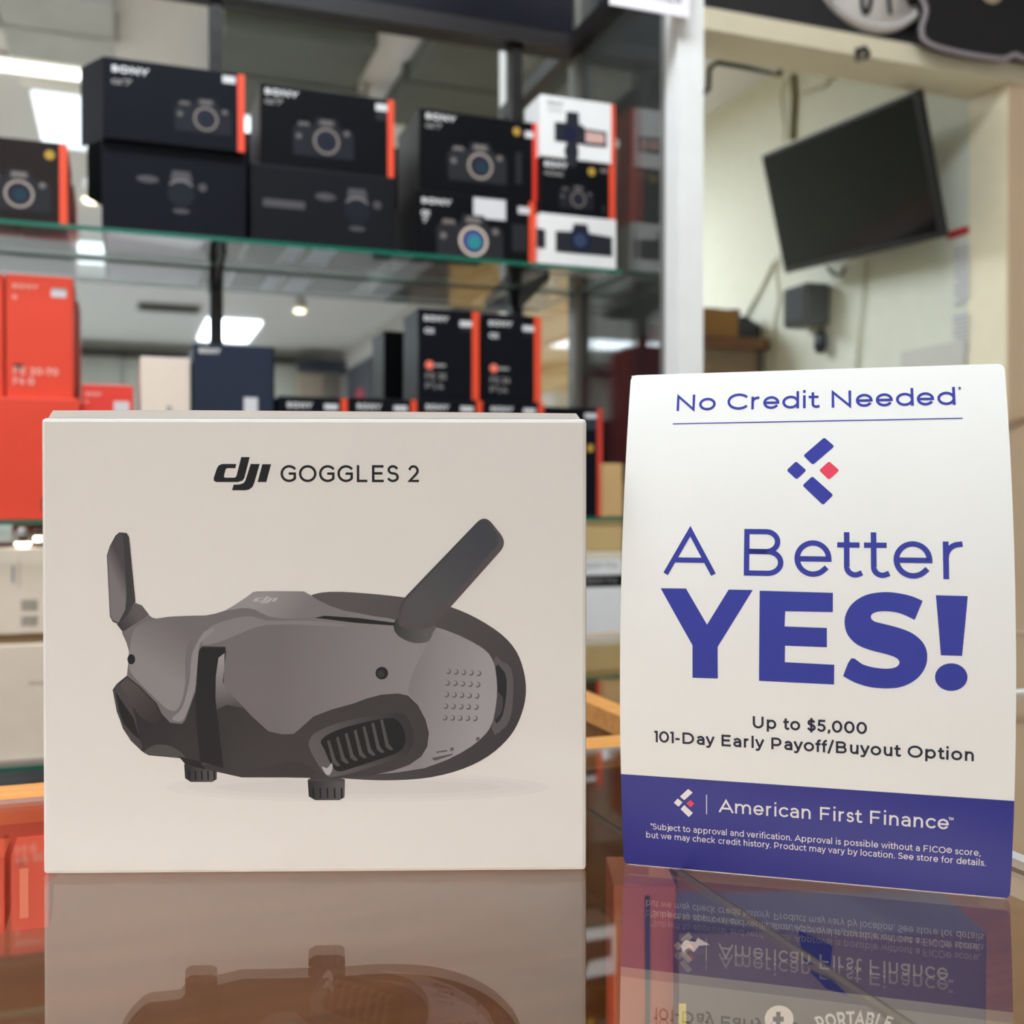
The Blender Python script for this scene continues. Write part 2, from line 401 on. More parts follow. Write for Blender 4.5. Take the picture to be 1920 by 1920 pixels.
mb = MB(); mb.box(-4.2, u_left, VW, VB, ZF, ZC, m_peach); mb.box(u_right+.006, UR+.1, VW, VB, ZF, ZC, m_peach)
mb.box(u_left, u_right, VW, VB, LZ+.012, ZC, m_peach)
struct(mb.build('wall_back', None, ORG, ANG))
# door casing of the opening
slab('trim_1', u_left, u_right+.12, VW-.016, VB+.01, LZ, LZ+.040, m_cream)
slab('trim_2', u_right, u_right+.12, VW-.012, VB+.008, ZF, LZ, m_cream)
slab('trim_3', u_left-.06, UR, VW-.010, VW, LZ+.040, ZC-.01, M('black_fascia', (44, 41, 42), .7, noise=.15))
slab('trim_4', u_right+.002, UR, VW-.016, VW, ZF, LZ-.002, m_beige)
# the room beyond the opening
UB = u_right+.004
slab('wall_inner', UB, UB+.1, VB+.01, 3.4, ZF, 1.60, m_green_wall)
slab('wall_far', -1.0, UB, 3.3, 3.4, ZF, 1.60, m_green_wall)
slab('wall_inner_left', -1.1, -1.0, VB, 3.4, ZF, 1.60, m_green_wall)
slab('ceiling_inner', -1.1, UB+.1, VB, 3.4, 1.345, 1.45, m_ceil)

# ------------------------------------------------------------------ lights mirrored in the cabinet, and added unseen panels
def troffer(u0, u1, v0, v1, power, label, rgb=(230, 242, 255), z=ZC, name='ceiling_light', cat='ceiling light', group=None):
    c = cab((u0+u1)/2, (v0+v1)/2, z)
    t = thing(name, label, cat, c, ANG, group); a, b = (u1-u0)/2, (v1-v0)/2
    f = MB()
    for q in ((-a, a, -b, -b+.03), (-a, a, b-.03, b), (-a, -a+.03, -b+.03, b-.03), (a-.03, a, -b+.03, b-.03)): f.box(*q, -.03, 0, m_white)
    f.build('frame', t)
    d = MB(); d.box(-a+.03, a-.03, -b+.03, b-.03, -.022, -.010, glow('lit_diffuser_%d' % int(power*10), rgb, power)); d.build('diffuser', t)
    return t
P_ = PANEL_POWER
for u0, u1, v0, v1, k, lab in (
        (-.22, .98, -3.44, -2.68, .30, 'long ceiling light panel mirrored behind the camera boxes'),
        (.80, 1.32, -9.1, -7.78, 3.0, 'distant ceiling light panel mirrored above the navy box'),
        (-.3, .8, -5.9, -5.2, .7, 'added unseen ceiling light panel in the middle of the shop, second row'),  # panels from here down are added out of view to brighten the shop
        (-1.2, .9, -1.08, -.55, 3.6, 'added unseen ceiling light panel above the aisle between counter and cabinet'),  # added over the aisle to brighten the cabinet fronts
        (-1.9, -.8, -3.44, -2.75, .15, 'added unseen ceiling light panel left of the one mirrored behind the camera boxes'),
        (-3.6, -2.5, -3.44, -2.75, .15, 'added unseen ceiling light panel in the left corner behind the photographer'),
        (-1.9, -.8, -5.9, -5.2, .7, 'added unseen ceiling light panel left of the middle one, second row'),
        (-3.6, -2.5, -5.9, -5.2, .7, 'added unseen ceiling light panel by the left wall, second row'),
        (-1.9, -.8, -8.4, -7.7, 3.8, 'added unseen ceiling light panel left of the distant one, third row'),
        (-3.6, -2.5, -8.4, -7.7, 3.8, 'added unseen ceiling light panel by the left wall, third row'),
        (-3.4, -2.3, -1.5, -.8, .6, 'added unseen ceiling light panel far left above the end of the counter')):
    troffer(u0, u1, v0, v1, P_*k, lab)
troffer(.2, 1.2, 1.6, 2.4, BACKROOM_POWER, 'ceiling light of the small room beyond the opening', (250, 252, 246), z=1.345)
tb = thing('tube_light', 'slim tube light mirrored at the upper left edge', 'ceiling light', cab(-.55, -2.49, ZC-.02), ANG)
f = MB(); f.box(-.6, .6, -.05, .05, 0, .02, m_white); f.build('housing', tb)
f = MB(); f.tube([(-.58, 0, -.015), (.58, 0, -.015)], .016, glow('lit_tube', (255, 254, 246), 5)); f.build('tube', tb)

# ================================================================== GLASS COUNTER
BK = -.872; FR = -1.40; ZB = -.26; UL = -1.3; L1 = .470; T = .0019
ct = thing('display_counter', 'glass-topped wooden counter the white box and sign stand on', 'counter', cab(0, -1.1, ZF), ANG)
def cpart(name, boxes, m, parent, base):
    f = MB()
    for b in boxes: f.box(b[0]-base[0], b[1]-base[0], b[2]-base[1], b[3]-base[1], b[4]-base[2], b[5]-base[2], m)
    return f.build(name, parent)
cb = (0, -1.1, ZF)
cpart('back_panel', [(UL, L1-.018, BK+.004, BK+.018, ZF, -.012)], m_wood, ct, cb)
cpart('inner_floor', [(UL, L1-.018, FR+.02, BK+.004, ZB-.02, ZB)], m_wood, ct, cb)
cpart('front_panel', [(UL, L1, FR, FR+.018, ZF, -T)], m_wood, ct, cb)
cpart('end_panel', [(UL, UL+.018, FR+.018, BK+.004, ZF, -T)], m_wood, ct, cb)
cpart('edge_trim', [(UL, L1-.018, BK, BK+.028, -.012, .0)], m_trim, ct, cb)
f = MB(); f.tube([(UL+.1, FR+.035+1.1, ZB+.035-ZF), (L1-.1, FR+.035+1.1, ZB+.035-ZF)], .010, glow('fill_tube_white', (255, 248, 240), 30), 10); f.build('added_fill_tube', ct)  # unseen lamp added to brighten the case and the box's lower front
VE = -.392
rc = thing('return_counter', 'second glass counter turning the corner behind the sign', 'counter', cab(.74, -.9, ZF), ANG)
rb = (.74, -.9, ZF)
cpart('side_panel', [(L1-.016, L1-.002, BK+.03, VE-.006, ZF, -.014)], m_wood, rc, rb)
cpart('inner_floor', [(L1+.002, 1.06, FR+.02, VE-.02, ZB-.02, ZB)], m_wood, rc, rb)
cpart('outer_panel', [(1.06, 1.078, FR, VE, ZF, -T)], m_beige, rc, rb)
cpart('end_panel', [(L1, 1.06, VE-.018, VE-.004, ZF, -T)], m_wood, rc, rb)
cpart('edge_trim', [(L1-.018, L1, BK, VE+.012, -.014, .0), (L1, 1.08, VE, VE+.012, -.014, .0)], m_trim, rc, rb)
cpart('white_strip', [(L1+.004, L1+.011, FR, BK, -.014, .0012), (L1+.02, 1.06, -.817, -.8115, -T, .0012)], m_white, rc, rb)
def pane(name, u0, u1, v0, v1, label, z0=-T, z1=0.0, edge=None, cat='glass countertop', m=m_glass, group=None):
    f = MB(); a, b = (u1-u0)/2, (v1-v0)/2; h = z1-z0
    f.face([(-a, -b, h), (a, -b, h), (a, b, h), (-a, b, h)], m); f.face([(-a, b, 0), (a, b, 0), (a, -b, 0), (-a, -b, 0)], m)
    for k, (p, q) in enumerate((((-a, -b), (a, -b)), ((a, -b), (a, b)), ((a, b), (-a, b)), ((-a, b), (-a, -b)))):
        f.face([(*p, 0), (*q, 0), (*q, h), (*p, h)], (edge if k == 0 else m_softedge) if edge else (m_tedge if k == 2 else m_jedge))
    return tag(f.build(name, None, cab((u0+u1)/2, (v0+v1)/2, z0), ANG), label, cat, group)
pane('glass_countertop', UL+.002, 0.3447, FR, BK-.0006, 'large clear glass countertop under the white goggles box')
pane('glass_countertop', 0.3453, L1-.001, FR, BK-.0006, 'narrow glass countertop pane under the right half of the sign')
pane('glass_countertop', L1+.012, 1.06, FR, -.8175, 'glass countertop at the lower right corner, beside the sign')
pane('glass_countertop', L1+.001, 1.06, -.811, VE-.0005, 'glass countertop of the return counter, in the gap beside the sign')

# things inside the counter, seen through the glass
def inside(name, label, cat, px0, px1, py0, py1, D, dep, m, rz=0.0, bottom=None):
    r0 = ray(px0, py0); r1 = ray(px1, py1); p0 = EYE+r0*(D/r0.dot(CY)); p1 = EYE+r1*(D/r1.dot(CY))
    zb = bottom if bottom is not None else p1.z
    c = (p0+p1)/2+CY*(dep/2); c.z = zb
    t = thing(name, label, cat, c, YAW)
    return t, (p1-p0).dot(CX), p0.z-zb, zb
pk, w, h, zb = inside('product_package', 'dark grey retail package in the counter under the sign', 'package', 1272, 1850, 1748, 1990, .47, .05, None, bottom=ZB)
f = MB(); f.box(-w/2, w/2, -.025, .025, 0, h, M('grey_package', (92, 84, 80), .5), .001); f.build('carton', pk)
f = MB()
def PF(px, py):
    r = ray(px, py); p = EYE+r*(.47/r.dot(CY)); return ((p-pk.location).dot(CX), -.0258, p.z-zb)
f.face([PF(*q) for q in ((1272, 1880), (1286, 1880), (1286, 1990), (1272, 1990))], ink('yellow_print', (206, 200, 110)))
f.build('yellow_tab', pk); f = MB()
f.face([PF(*q) for q in ((1276, 1771), (1285, 1761), (1303, 1765), (1308, 1757), (1330, 1770), (1310, 1772), (1300, 1784), (1291, 1775), (1280, 1783))], m_print)
f.build('white_emblem', pk); f = MB()
f.face([PF(1460+27*math.cos(a*PI/16), 1909+16*math.sin(a*PI/16)*1.6) for a in range(31, -1, -1)], m_print)
f.build('round_badge', pk); f = MB()
f.face([PF(*q) for q in ((1496, 1743), (1560, 1772), (1556, 1810), (1506, 1806))], ink('blue_package_print', (18, 30, 92)))
f.face([PF(*q) for q in ((1515, 1818), (1560, 1836), (1590, 1866), (1548, 1852))], ink('blue_package_print', (18, 30, 92)))
f.build('blue_patch', pk)
f = MB(); q, tw = text_quads('PORTABLE', .2)
def PT(x, z):
    a = (x-tw/2)/tw*.9; px = 1600+160*math.sin(a)*.9*(1+.2*z); py = 1990-90*math.cos(a)-26*z*math.cos(a)+20
    g = PF(px, py); return (g[0], g[1]-.0002, g[2])
for qq in q: f.face([PT(p.x, p.y) for p in qq], m_print)
f.build('printed_lettering', pk)
f = MB(); q2, _ = text_quads('+', .24)
for qq in q2:
    f.face([(lambda g: (g[0], g[1]-.0002, g[2]))(PF(1460+(p.x-.35)*34, 1909-(p.y-.5)*40)) for p in qq], m_dprint)
f.build('plus_mark', pk)
tc_, w, h, zb = inside('product_package', 'terracotta package in the counter at the left of the grey one', 'package', 1150, 1268, 1660, 1990, .485, .04, None, bottom=ZB)
f = MB(); f.box(-w/2, w/2, -.02, .02, 0, h, M('terracotta', (176, 96, 60), .6), .001); f.build('carton', tc_)
f = MB(); f.box(.0, .0022, -.0212, -.0206, .01, h-.005, m_dark); f.build('dark_seam', tc_)
SHZ = -.047
pane('glass_shelf', -.42, .05, -.925, BK-.004, 'small glass shelf inside the counter at the left edge', SHZ-.004, SHZ, m_gedge, 'glass shelf')
for i, (p0, p1, lab) in enumerate(((-60, 8, 'orange pack in the counter, cut off by the left edge'), (20, 92, 'orange pack in the counter beside the lower left box corner'))):
    u0, _z = hitv(p0, 1580, -.92); u1, _z = hitv(p1, 1580, -.92)
    t = thing('memory_pack', lab, 'pack', cab((u0+u1)/2, -.905, SHZ), ANG, 'orange packs in the counter'); w = u1-u0
    f = MB(); f.box(-w/2, w/2, -.014, .014, 0, .034, M('pack_orange', (186, 72, 34), .5), .0006); f.build('carton', t)
    f = MB(); f.box(-w*.28, -w*.05, -.0146, -.0142, .006, .028, M('pack_label', (222, 150, 120), .5)); f.build('printed_label', t)

# ================================================================== GOGGLES BOX
def ground(px, py):
    r = ray(px, py); return EYE+r*(-CAM_H/r.z)
bl = ground(80, 1640); br = ground(1099.5, 1632.5)
BW = (br-bl).length; byaw = math.atan2(br.y-bl.y, br.x-bl.x)
bx_ = Vector((math.cos(byaw), math.sin(byaw), 0)); bn = Vector((-math.sin(byaw), math.cos(byaw), 0)); BD = .105
def boxface(px, py):                     # photo point on the front face -> (x, z) of the box
    r = ray(px, py); t = (bl-EYE).dot(bn)/r.dot(bn); p = EYE+r*t; return ((p-bl).dot(bx_)-BW/2, p.z)
BH = (boxface(78, 782)[1]+boxface(1098, 787)[1])/2
gb = thing('goggles_box', 'white retail box with a printed picture of grey goggles', 'box', (bl+br)/2+bn*(BD/2), byaw)
gb.location.z = 0
m_box = M('white_box_card', (226, 221, 215), .32, coat=.25, noise=.015, scale=8)
f = MB(); f.box(-BW/2, BW/2, -BD/2, BD/2, 0, BH, m_box, .0015); f.build('carton', gb)
f = MB(); lid = [(-BW/2+.0022, 0), (-BW/2+.0042, .0032), (-BW/4, .0034), (BW/4, .0028), (BW/2-.004, .0024), (BW/2-.0022, 0)]
f.prism([(x, BH+z-.0002) for x, z in lid], 'y', -BD/2+.0012, BD/2-.0012, m_box); f.build('top_flap', gb)
def BF(px, py, layer=0):
    x, z = boxface(px, py); return (x, -BD/2-.00004-.00002*layer, z)
def ca(pts): return [(160+x/3.2, 940+y/3.2) for x, y in pts]
def cbp(pts): return [(540+x/3.2, 940+y/3.2) for x, y in pts]
def g2(name, c0, c1, p0, p1): return ink(name, c0, c1, boxface(*p0), boxface(*p1))
f = MB()
def fill(pts, layer, m, smooth=0, closed=True):
    if smooth: pts = [tuple(p) for p in spline(pts, smooth)]
    q = [BF(x, y, layer) for x, y in pts]
    a = sum(q[i-1][0]*q[i][2]-q[i][0]*q[i-1][2] for i in range(len(q)))
    if a < 0: q.reverse()
    f.face(q, m)
# soft printed ground shadow (part of the picture on the box)
for k, (g, sx, sy) in enumerate(((221, 1.0, .9), (217, .88, .68), (212, .72, .44))):
    fill([(640+330*sx*math.cos(a*PI/24)+(60 if math.cos(a*PI/24) > 0 else 0), 1476+30*sy*math.sin(a*PI/24)) for a in range(48)], k*.2, ink('ground_tone_%d' % k, (g, g-5, g-9)))
# face pad behind
m_pad = g2('pad_print', (92, 87, 88), (62, 58, 61), (640, 1110), (940, 1460))
fill(cbp([(90, 720), (118, 580), (250, 543), (480, 553), (680, 574), (840, 600), (980, 635), (1130, 700), (1280, 797), (1370, 900), (1415, 1020), (1428, 1130), (1415, 1230), (1375, 1340), (1310, 1435), (1200, 1530), (1050, 1605), (860, 1655), (650, 1673), (420, 1668), (250, 1640), (100, 1500), (80, 1000)]), 1, m_pad, 3)
fill(cbp([(1235, 955), (1280, 958), (1325, 985), (1348, 1040), (1352, 1130), (1345, 1240), (1325, 1320), (1290, 1365), (1225, 1372)]), 2, ink('pad_slot_light', (94, 90, 92)), 3)
fill(cbp([(1245, 1000), (1285, 1008), (1308, 1050), (1312, 1130), (1300, 1230), (1280, 1300), (1240, 1312)]), 3, ink('pad_slot_dark', (44, 42, 45)), 3)
fill(cbp([(1252, 1150), (1275, 1160), (1290, 1185), (1285, 1250), (1262, 1290), (1240, 1300)]), 4, ink('pad_slot_mid', (74, 70, 72)), 3)
# main grey shell
m_shell = g2('shell_print', (116, 110, 112), (150, 145, 148), (520, 1280), (900, 1300))
shell = ca([(220, 787), (300, 735), (380, 682), (405, 700), (430, 704), (500, 693), (600, 688), (720, 685), (780, 674), (840, 655), (900, 620), (960, 580), (1000, 551), (1030, 541), (1150, 540), (1312, 541)])+cbp([(130, 562), (190, 596), (260, 630), (340, 656), (430, 672), (520, 690), (600, 700), (680, 720), (780, 740), (870, 750), (940, 770), (1030, 805), (1110, 845), (1180, 890), (1222, 940), (1245, 1010), (1255, 1120), (1248, 1220), (1228, 1320), (1190, 1390), (1100, 1470), (960, 1548), (820, 1600), (660, 1626)])+ca([(1500, 1660), (1200, 1655), (940, 1655), (700, 1600), (580, 1540), (380, 1522), (340, 1498), (280, 1440), (230, 1365), (190, 1260), (165, 1130), (190, 1095), (250, 1045), (256, 990), (262, 900), (248, 850)])
fill(shell, 5, m_shell)
# right side panel, lighter
fill(cbp([(860, 760), (930, 800), (1100, 845), (1180, 890), (1222, 940), (1245, 1010), (1255, 1120), (1248, 1220), (1228, 1320), (1190, 1390), (1100, 1470), (960, 1548), (800, 1602), (740, 1590), (800, 1530), (850, 1400), (830, 1300), (770, 1200), (720, 1140), (760, 1000), (830, 870)]), 6, g2('side_panel_print', (126, 121, 124), (158, 154, 157), (760, 1240), (910, 1260)), 2)
# upper left lobe highlight, nose bridge highlights
fill(ca([(300, 760), (430, 705), (600, 690), (700, 720), (690, 770), (620, 850), (600, 960), (600, 1100), (560, 1240), (500, 1250), (420, 1180), (300, 1060), (262, 990), (268, 880)]), 6, g2('lobe_print', (116, 110, 112), (141, 136, 138), (310, 1160), (262, 1240)), 3)
fill(ca([(700, 800), (740, 770), (775, 770), (700, 840), (680, 900), (665, 1100), (600, 1290), (560, 1320), (520, 1300), (580, 1240), (625, 1080), (640, 920)]), 7, ink('bridge_light', (144, 139, 142)), 3)
fill(ca([(840, 655), (900, 622), (1000, 553), (1030, 544), (1310, 544), (1400, 600), (1560, 665), (1560, 690), (1400, 690), (1240, 705), (1100, 690), (1020, 650), (940, 640)]), 6, g2('brow_print', (150, 146, 148), (126, 121, 123), (500, 1110), (560, 1155)), 2)
fill(ca([(760, 745), (900, 700), (1000, 690), (1090, 715), (1250, 715), (1400, 720), (1560, 738), (1560, 752), (1300, 740), (1080, 742), (960, 780), (840, 830), (780, 850), (700, 860), (730, 790)]), 6.4, ink('brow_low_print', (134, 129, 132)), 2)
# dark lower body
m_low = g2('lower_print', (52, 49, 50), (66, 62, 62), (300, 1330), (480, 1460))
fill(ca([(250, 1047), (330, 1110), (430, 1212), (460, 1275), (510, 1328), (580, 1335), (600, 1312), (640, 1200), (662, 1140), (672, 1000), (680, 900), (700, 870), (840, 872), (846, 905), (832, 1000), (832, 1105), (900, 1182), (1000, 1290), (1100, 1380), (1180, 1397), (1250, 1395), (1290, 1362), (1370, 1290), (1480, 1248), (1600, 1215)])+cbp([(400, 1210), (480, 1180), (560, 1160), (660, 1152), (720, 1165), (780, 1222), (826, 1310), (846, 1390), (836, 1470), (800, 1530), (730, 1580), (640, 1612), (480, 1650)])+ca([(1500, 1662), (1200, 1656), (940, 1656), (700, 1602), (580, 1541), (380, 1523), (340, 1499), (280, 1441), (230, 1366), (190, 1262), (165, 1130), (190, 1095)]), 8, m_low)
fill(ca([(690, 880), (838, 880), (836, 908), (798, 935), (782, 1050), (780, 1200), (800, 1330), (830, 1600), (690, 1560), (668, 1350), (660, 1200), (678, 980)]), 9, ink('bridge_gap', (40, 38, 40)))
fill(ca([(836, 910), (834, 1000), (826, 1080), (836, 1110), (900, 1182), (950, 1240), (850, 1220), (790, 1250), (782, 1180), (784, 1050), (800, 938)]), 10, g2('bevel_print', (160, 156, 158), (84, 80, 82), (412, 1230), (425, 1325)))
fill(ca([(250, 1056), (320, 1110), (425, 1218), (452, 1280), (440, 1330), (395, 1330), (330, 1290), (230, 1160), (205, 1100)]), 9, g2('left_pod_print', (84, 78, 78), (60, 56, 56), (230, 1290), (280, 1350)))
fill(ca([(190, 1100), (205, 1095), (270, 1190), (300, 1290), (330, 1440), (345, 1470), (335, 1494), (275, 1436), (226, 1362), (192, 1260), (170, 1140)]), 9.5, ink('left_pod_edge', (74, 70, 71)))
fill(ca([(182, 1140), (215, 1190), (290, 1300), (320, 1400), (330, 1430), (290, 1400), (230, 1330), (205, 1260)]), 10, ink('left_vent', (38, 36, 37)))
fill(ca([(355, 1500), (420, 1460), (520, 1470), (600, 1530), (560, 1535), (385, 1518)]), 9, ink('chin_light', (82, 78, 78)), 3)
fill(ca([(930, 1640), (1080, 1590), (1240, 1560), (1330, 1580), (1380, 1640), (1200, 1648)]), 9, ink('chin_mid', (64, 58, 60)), 3)
# grille pod
fill(cbp([(130, 1430), (170, 1385), (300, 1330), (480, 1290), (620, 1270), (690, 1275), (735, 1330), (755, 1420), (735, 1490), (690, 1530), (540, 1580), (400, 1625), (290, 1650), (230, 1645), (170, 1560), (130, 1480)]), 9, g2('pod_rim', (98, 94, 95), (58, 55, 56), (600, 1450), (760, 1380)), 3)
fill(cbp([(200, 1430), (300, 1370), (480, 1320), (600, 1300), (655, 1310), (695, 1370), (705, 1440), (670, 1500), (540, 1550), (400, 1595), (300, 1620), (255, 1570), (220, 1490)]), 10, ink('pod_recess', (34, 33, 34)), 3)
for k in range(7):
    x = 235+k*53; y0 = 1437-k*21; y1 = 1590-k*16
    fill(cbp([(x, y0), (x+16, y0-6), (x+52, y1-40), (x+80, y1-6), (x+62, y1), (x+34, y1-20)]), 11, ink('slat_print', (84, 80, 79)))
fill(cbp([(205, 1590), (235, 1600), (262, 1570), (268, 1600), (250, 1640), (225, 1632)]), 11, ink('pod_glint', (176, 172, 172)), 3)
# knobs
for (cx, cy, w_, hh) in ((376.5, 1449, 31, 18), (612, 1481, 35, 20)):
    fill([(cx-w_*.7, cy-hh-6), (cx+w_*.7, cy-hh-6), (cx+w_, cy-hh+3), (cx+w_*.97, cy+hh-6), (cx+w_*.7, cy+hh-1), (cx-w_*.6, cy+hh-1), (cx-w_*.94, cy+hh-8), (cx-w_, cy-hh+2)], 7.5, g2('knob_print_%d' % cx, (38, 37, 39), (86, 83, 84), (cx-w_, cy), (cx+w_*.6, cy)))
    for k in range(5):
        x = cx-w_*.75+k*w_*.38
        fill([(x, cy-4), (x+3, cy-4), (x+3.6, cy+hh-5), (x+.6, cy+hh-5)], 8.5, ink('knob_rib', (24, 24, 26)))
    fill([(cx-w_*.95, cy-hh-1), (cx+w_*.97, cy-hh-1), (cx+w_, cy-hh+3), (cx-w_, cy-hh+3)], 8.5, ink('knob_top', (70, 68, 69)))
fill(ca([(560, 1530), (690, 1560), (720, 1610), (600, 1575)]), 9.2, ink('neck', (40, 38, 39)))
# antennas
fill(ca([(300, 610), (340, 625), (382, 680), (225, 783), (190, 738), (260, 670)]), 6, g2('left_hinge', (54, 52, 54), (96, 92, 94), (220, 1180), (258, 1150)))
fill(ca([(205, 186), (248, 190), (263, 214), (301, 602), (256, 676), (200, 737), (165, 722), (148, 690), (130, 325), (148, 268), (182, 205)]), 7, ink('left_blade_side', (66, 63, 66)))
fill(ca([(203, 190), (225, 200), (232, 260), (248, 560), (240, 650), (200, 728), (165, 712), (152, 685), (134, 325), (152, 268)]), 8, g2('left_blade', (124, 119, 121), (80, 76, 79), (212, 1080), (234, 1070)), 0)
fill(cbp([(655, 700), (640, 780), (690, 825), (750, 848), (800, 850), (845, 838), (868, 790), (876, 735)]), 7, g2('right_hinge', (62, 60, 62), (96, 94, 95), (742, 1200), (800, 1195)), 2)
fill([tuple(p) for p in roundpoly(cbp([(1180, 78), (1318, 250), (850, 775), (655, 760), (668, 610)]), 22, 6)], 8, g2('right_blade_edge', (58, 57, 60), (88, 82, 83), (820, 1030), (855, 1065)))
fill([tuple(p) for p in roundpoly(cbp([(1172, 98), (1284, 232), (838, 742), (690, 742), (682, 620)]), 20, 6)], 9, g2('right_blade', (86, 84, 86), (70, 71, 78), (790, 1130), (900, 1010)))
# lenses, slot, dimples
fill([(246.5+7.2*math.cos(a*PI/12), 1236+9.5*math.sin(a*PI/12)) for a in range(24)], 9, m_dprint)
fill([(716+11.8*math.cos(a*PI/12), 1262+11.8*math.sin(a*PI/12)) for a in range(24)], 9, m_dprint)
fill([(714.5+6.5*math.cos(a*PI/12), 1263+6.5*math.sin(a*PI/12)) for a in range(24)], 10, ink('lens_core', (58, 56, 60)))
fill(cbp([(160, 699), (220, 686), (420, 700), (640, 728), (645, 742), (620, 744), (400, 728), (240, 708)]), 9, ink('slot_print', (38, 36, 38)))
for r_ in range(5):
    for c_ in range(5):
        x = 962+c_*45.3-r_*5.4; y = 1020+r_*69.5+c_*(3.0-.5*r_)
        pts = [(x+17*math.cos(math.radians(a)), y+17*math.sin(math.radians(a))) for a in range(-110, 131, 30)]
        pts += [(x-3+12*math.cos(math.radians(a)), y-3+12*math.sin(math.radians(a))) for a in range(130, -111, -30)]
        fill(cbp(pts), 9, ink('dimple_print', (98, 94, 97)))
for a_, b_ in (((985, 1485), .8), ((1140, 1423), .9)):
    fill(cbp([(a_[0]-12, a_[1]+14), (a_[0]-10, a_[1]-8), (a_[0]+8, a_[1]-10), (a_[0]+10, a_[1]+8)]), 9, ink('mark_print', (92, 88, 92)))
fill(cbp([(890, 1500), (955, 1490), (955, 1500), (890, 1510)]), 9, ink('mark_print', (92, 88, 92)))
fill(cbp([(860, 1540), (990, 1512), (985, 1522), (880, 1556)]), 9, ink('port_print', (86, 84, 90)))
f.build('printed_goggles', gb)
# maker's mark and title
def logo(mbx, P, m):
    mbx.face([P(*q) for q in reversed([(285, 78), (358, 78), (318, 235), (312, 258), (296, 280), (255, 292), (75, 292), (53, 284), (48, 260), (76, 176), (92, 150), (120, 137), (243, 137), (235, 173), (165, 173), (152, 182), (136, 243), (143, 254), (228, 254), (240, 247), (247, 230)])], m)
    mbx.face([P(*q) for q in reversed([(366, 137), (443, 137), (398, 296), (382, 333), (352, 357), (315, 364), (206, 362), (220, 314), (272, 312), (303, 302), (320, 280)])], m)
    mbx.face([P(*q) for q in reversed([(466, 139), (541, 139), (500, 292), (425, 292)])], m)
f = MB(); logo(f, lambda x, y: BF(390+x/4.571, 840+y/4.571, 1), m_dprint)
def shear(x, y):
    X0, Y0 = 474+(x-48)/493*46, 1118+(y-78)/286*13; return BF(X0+(Y0-1118)*-.35+3, Y0, 9)
f.build('printed_logo', gb)
f = MB(); logo(f, shear, ink('emblem_light', (182, 178, 180))); f.build('printed_emblem', gb)
f = MB(); x0, z0 = boxface(526, 904); x1, z1 = boxface(785.5, 905); ch = boxface(526, 872)[1]-z0
put_text(f, 'GOGGLES 2', lambda x, z: (x0+x, -BD/2-.00006, z0+z), ch, .145, m_dprint, x1-x0, .02); f.build('printed_title', gb)

# ================================================================== SIGN
sbl = ground(1170, 1620); sbr = ground(1893.5, 1686)
SW = (sbr-sbl).length; syaw = math.atan2(sbr.y-sbl.y, sbr.x-sbl.x)
sx_ = Vector((math.cos(syaw), math.sin(syaw), 0)); sn = Vector((math.sin(syaw), -math.cos(syaw), 0))   # sn faces the camera
def bow(z): return .2677*z-1.803*z*z       # the card bulges forward in the middle and leans back at the top
def card_at(px, py):                       # photo point -> (x, z) on the curved card
    r = ray(px, py); t = (sbl-EYE).dot(sn)/r.dot(sn)
    for _ in range(25):
        p = EYE+r*t; t = (sbl+sn*bow(p.z)-EYE).dot(sn)/r.dot(sn)
    p = EYE+r*t; return (p-sbl).dot(sx_)-SW/2, p.z
SH = (card_at(1195, 703.5)[1]+card_at(1885, 681.5)[1])/2
sg = thing('counter_sign', 'white and blue cardboard counter sign at the right', 'sign', (sbl+sbr)/2, syaw)
sg.location.z = 0
def CF(x, z, layer=0):                     # local point on the card front (local y points away from the camera)
    return (x, -bow(z)-.00005-.00004*layer, z)
m_card = M('sign_card', (231, 229, 223), .5, noise=.03, scale=14)
m_blue_s = ink('sign_blue', (50, 52, 134)); m_text_blue = ink('sign_text_blue', (58, 64, 150)); m_red_s = ink('sign_red', (226, 70, 92)); m_dk_s = ink('sign_dark', (46, 44, 62))
def bend(bm_pts_faces, name, m, layer):
    """flat faces in (x, z) -> cut every 2.5 mm in height and laid on the bowed card"""
    bm = bmesh.new()
    for q in bm_pts_faces:
        try: bm.faces.new([bm.verts.new((p[0], 0, p[1])) for p in q])
        except Exception: pass
    zs = [v.co.z for v in bm.verts]; k = int(min(zs)/.0025)
    while k*.0025 < max(zs):
        bmesh.ops.bisect_plane(bm, geom=bm.verts[:]+bm.edges[:]+bm.faces[:], plane_co=(0, 0, k*.0025), plane_no=(0, 0, 1)); k += 1
    for v in bm.verts: v.co = Vector(CF(v.co.x, v.co.z, layer))
    bm.normal_update()
    g = MB(); g.add(bm, m); return g.build(name, sg)
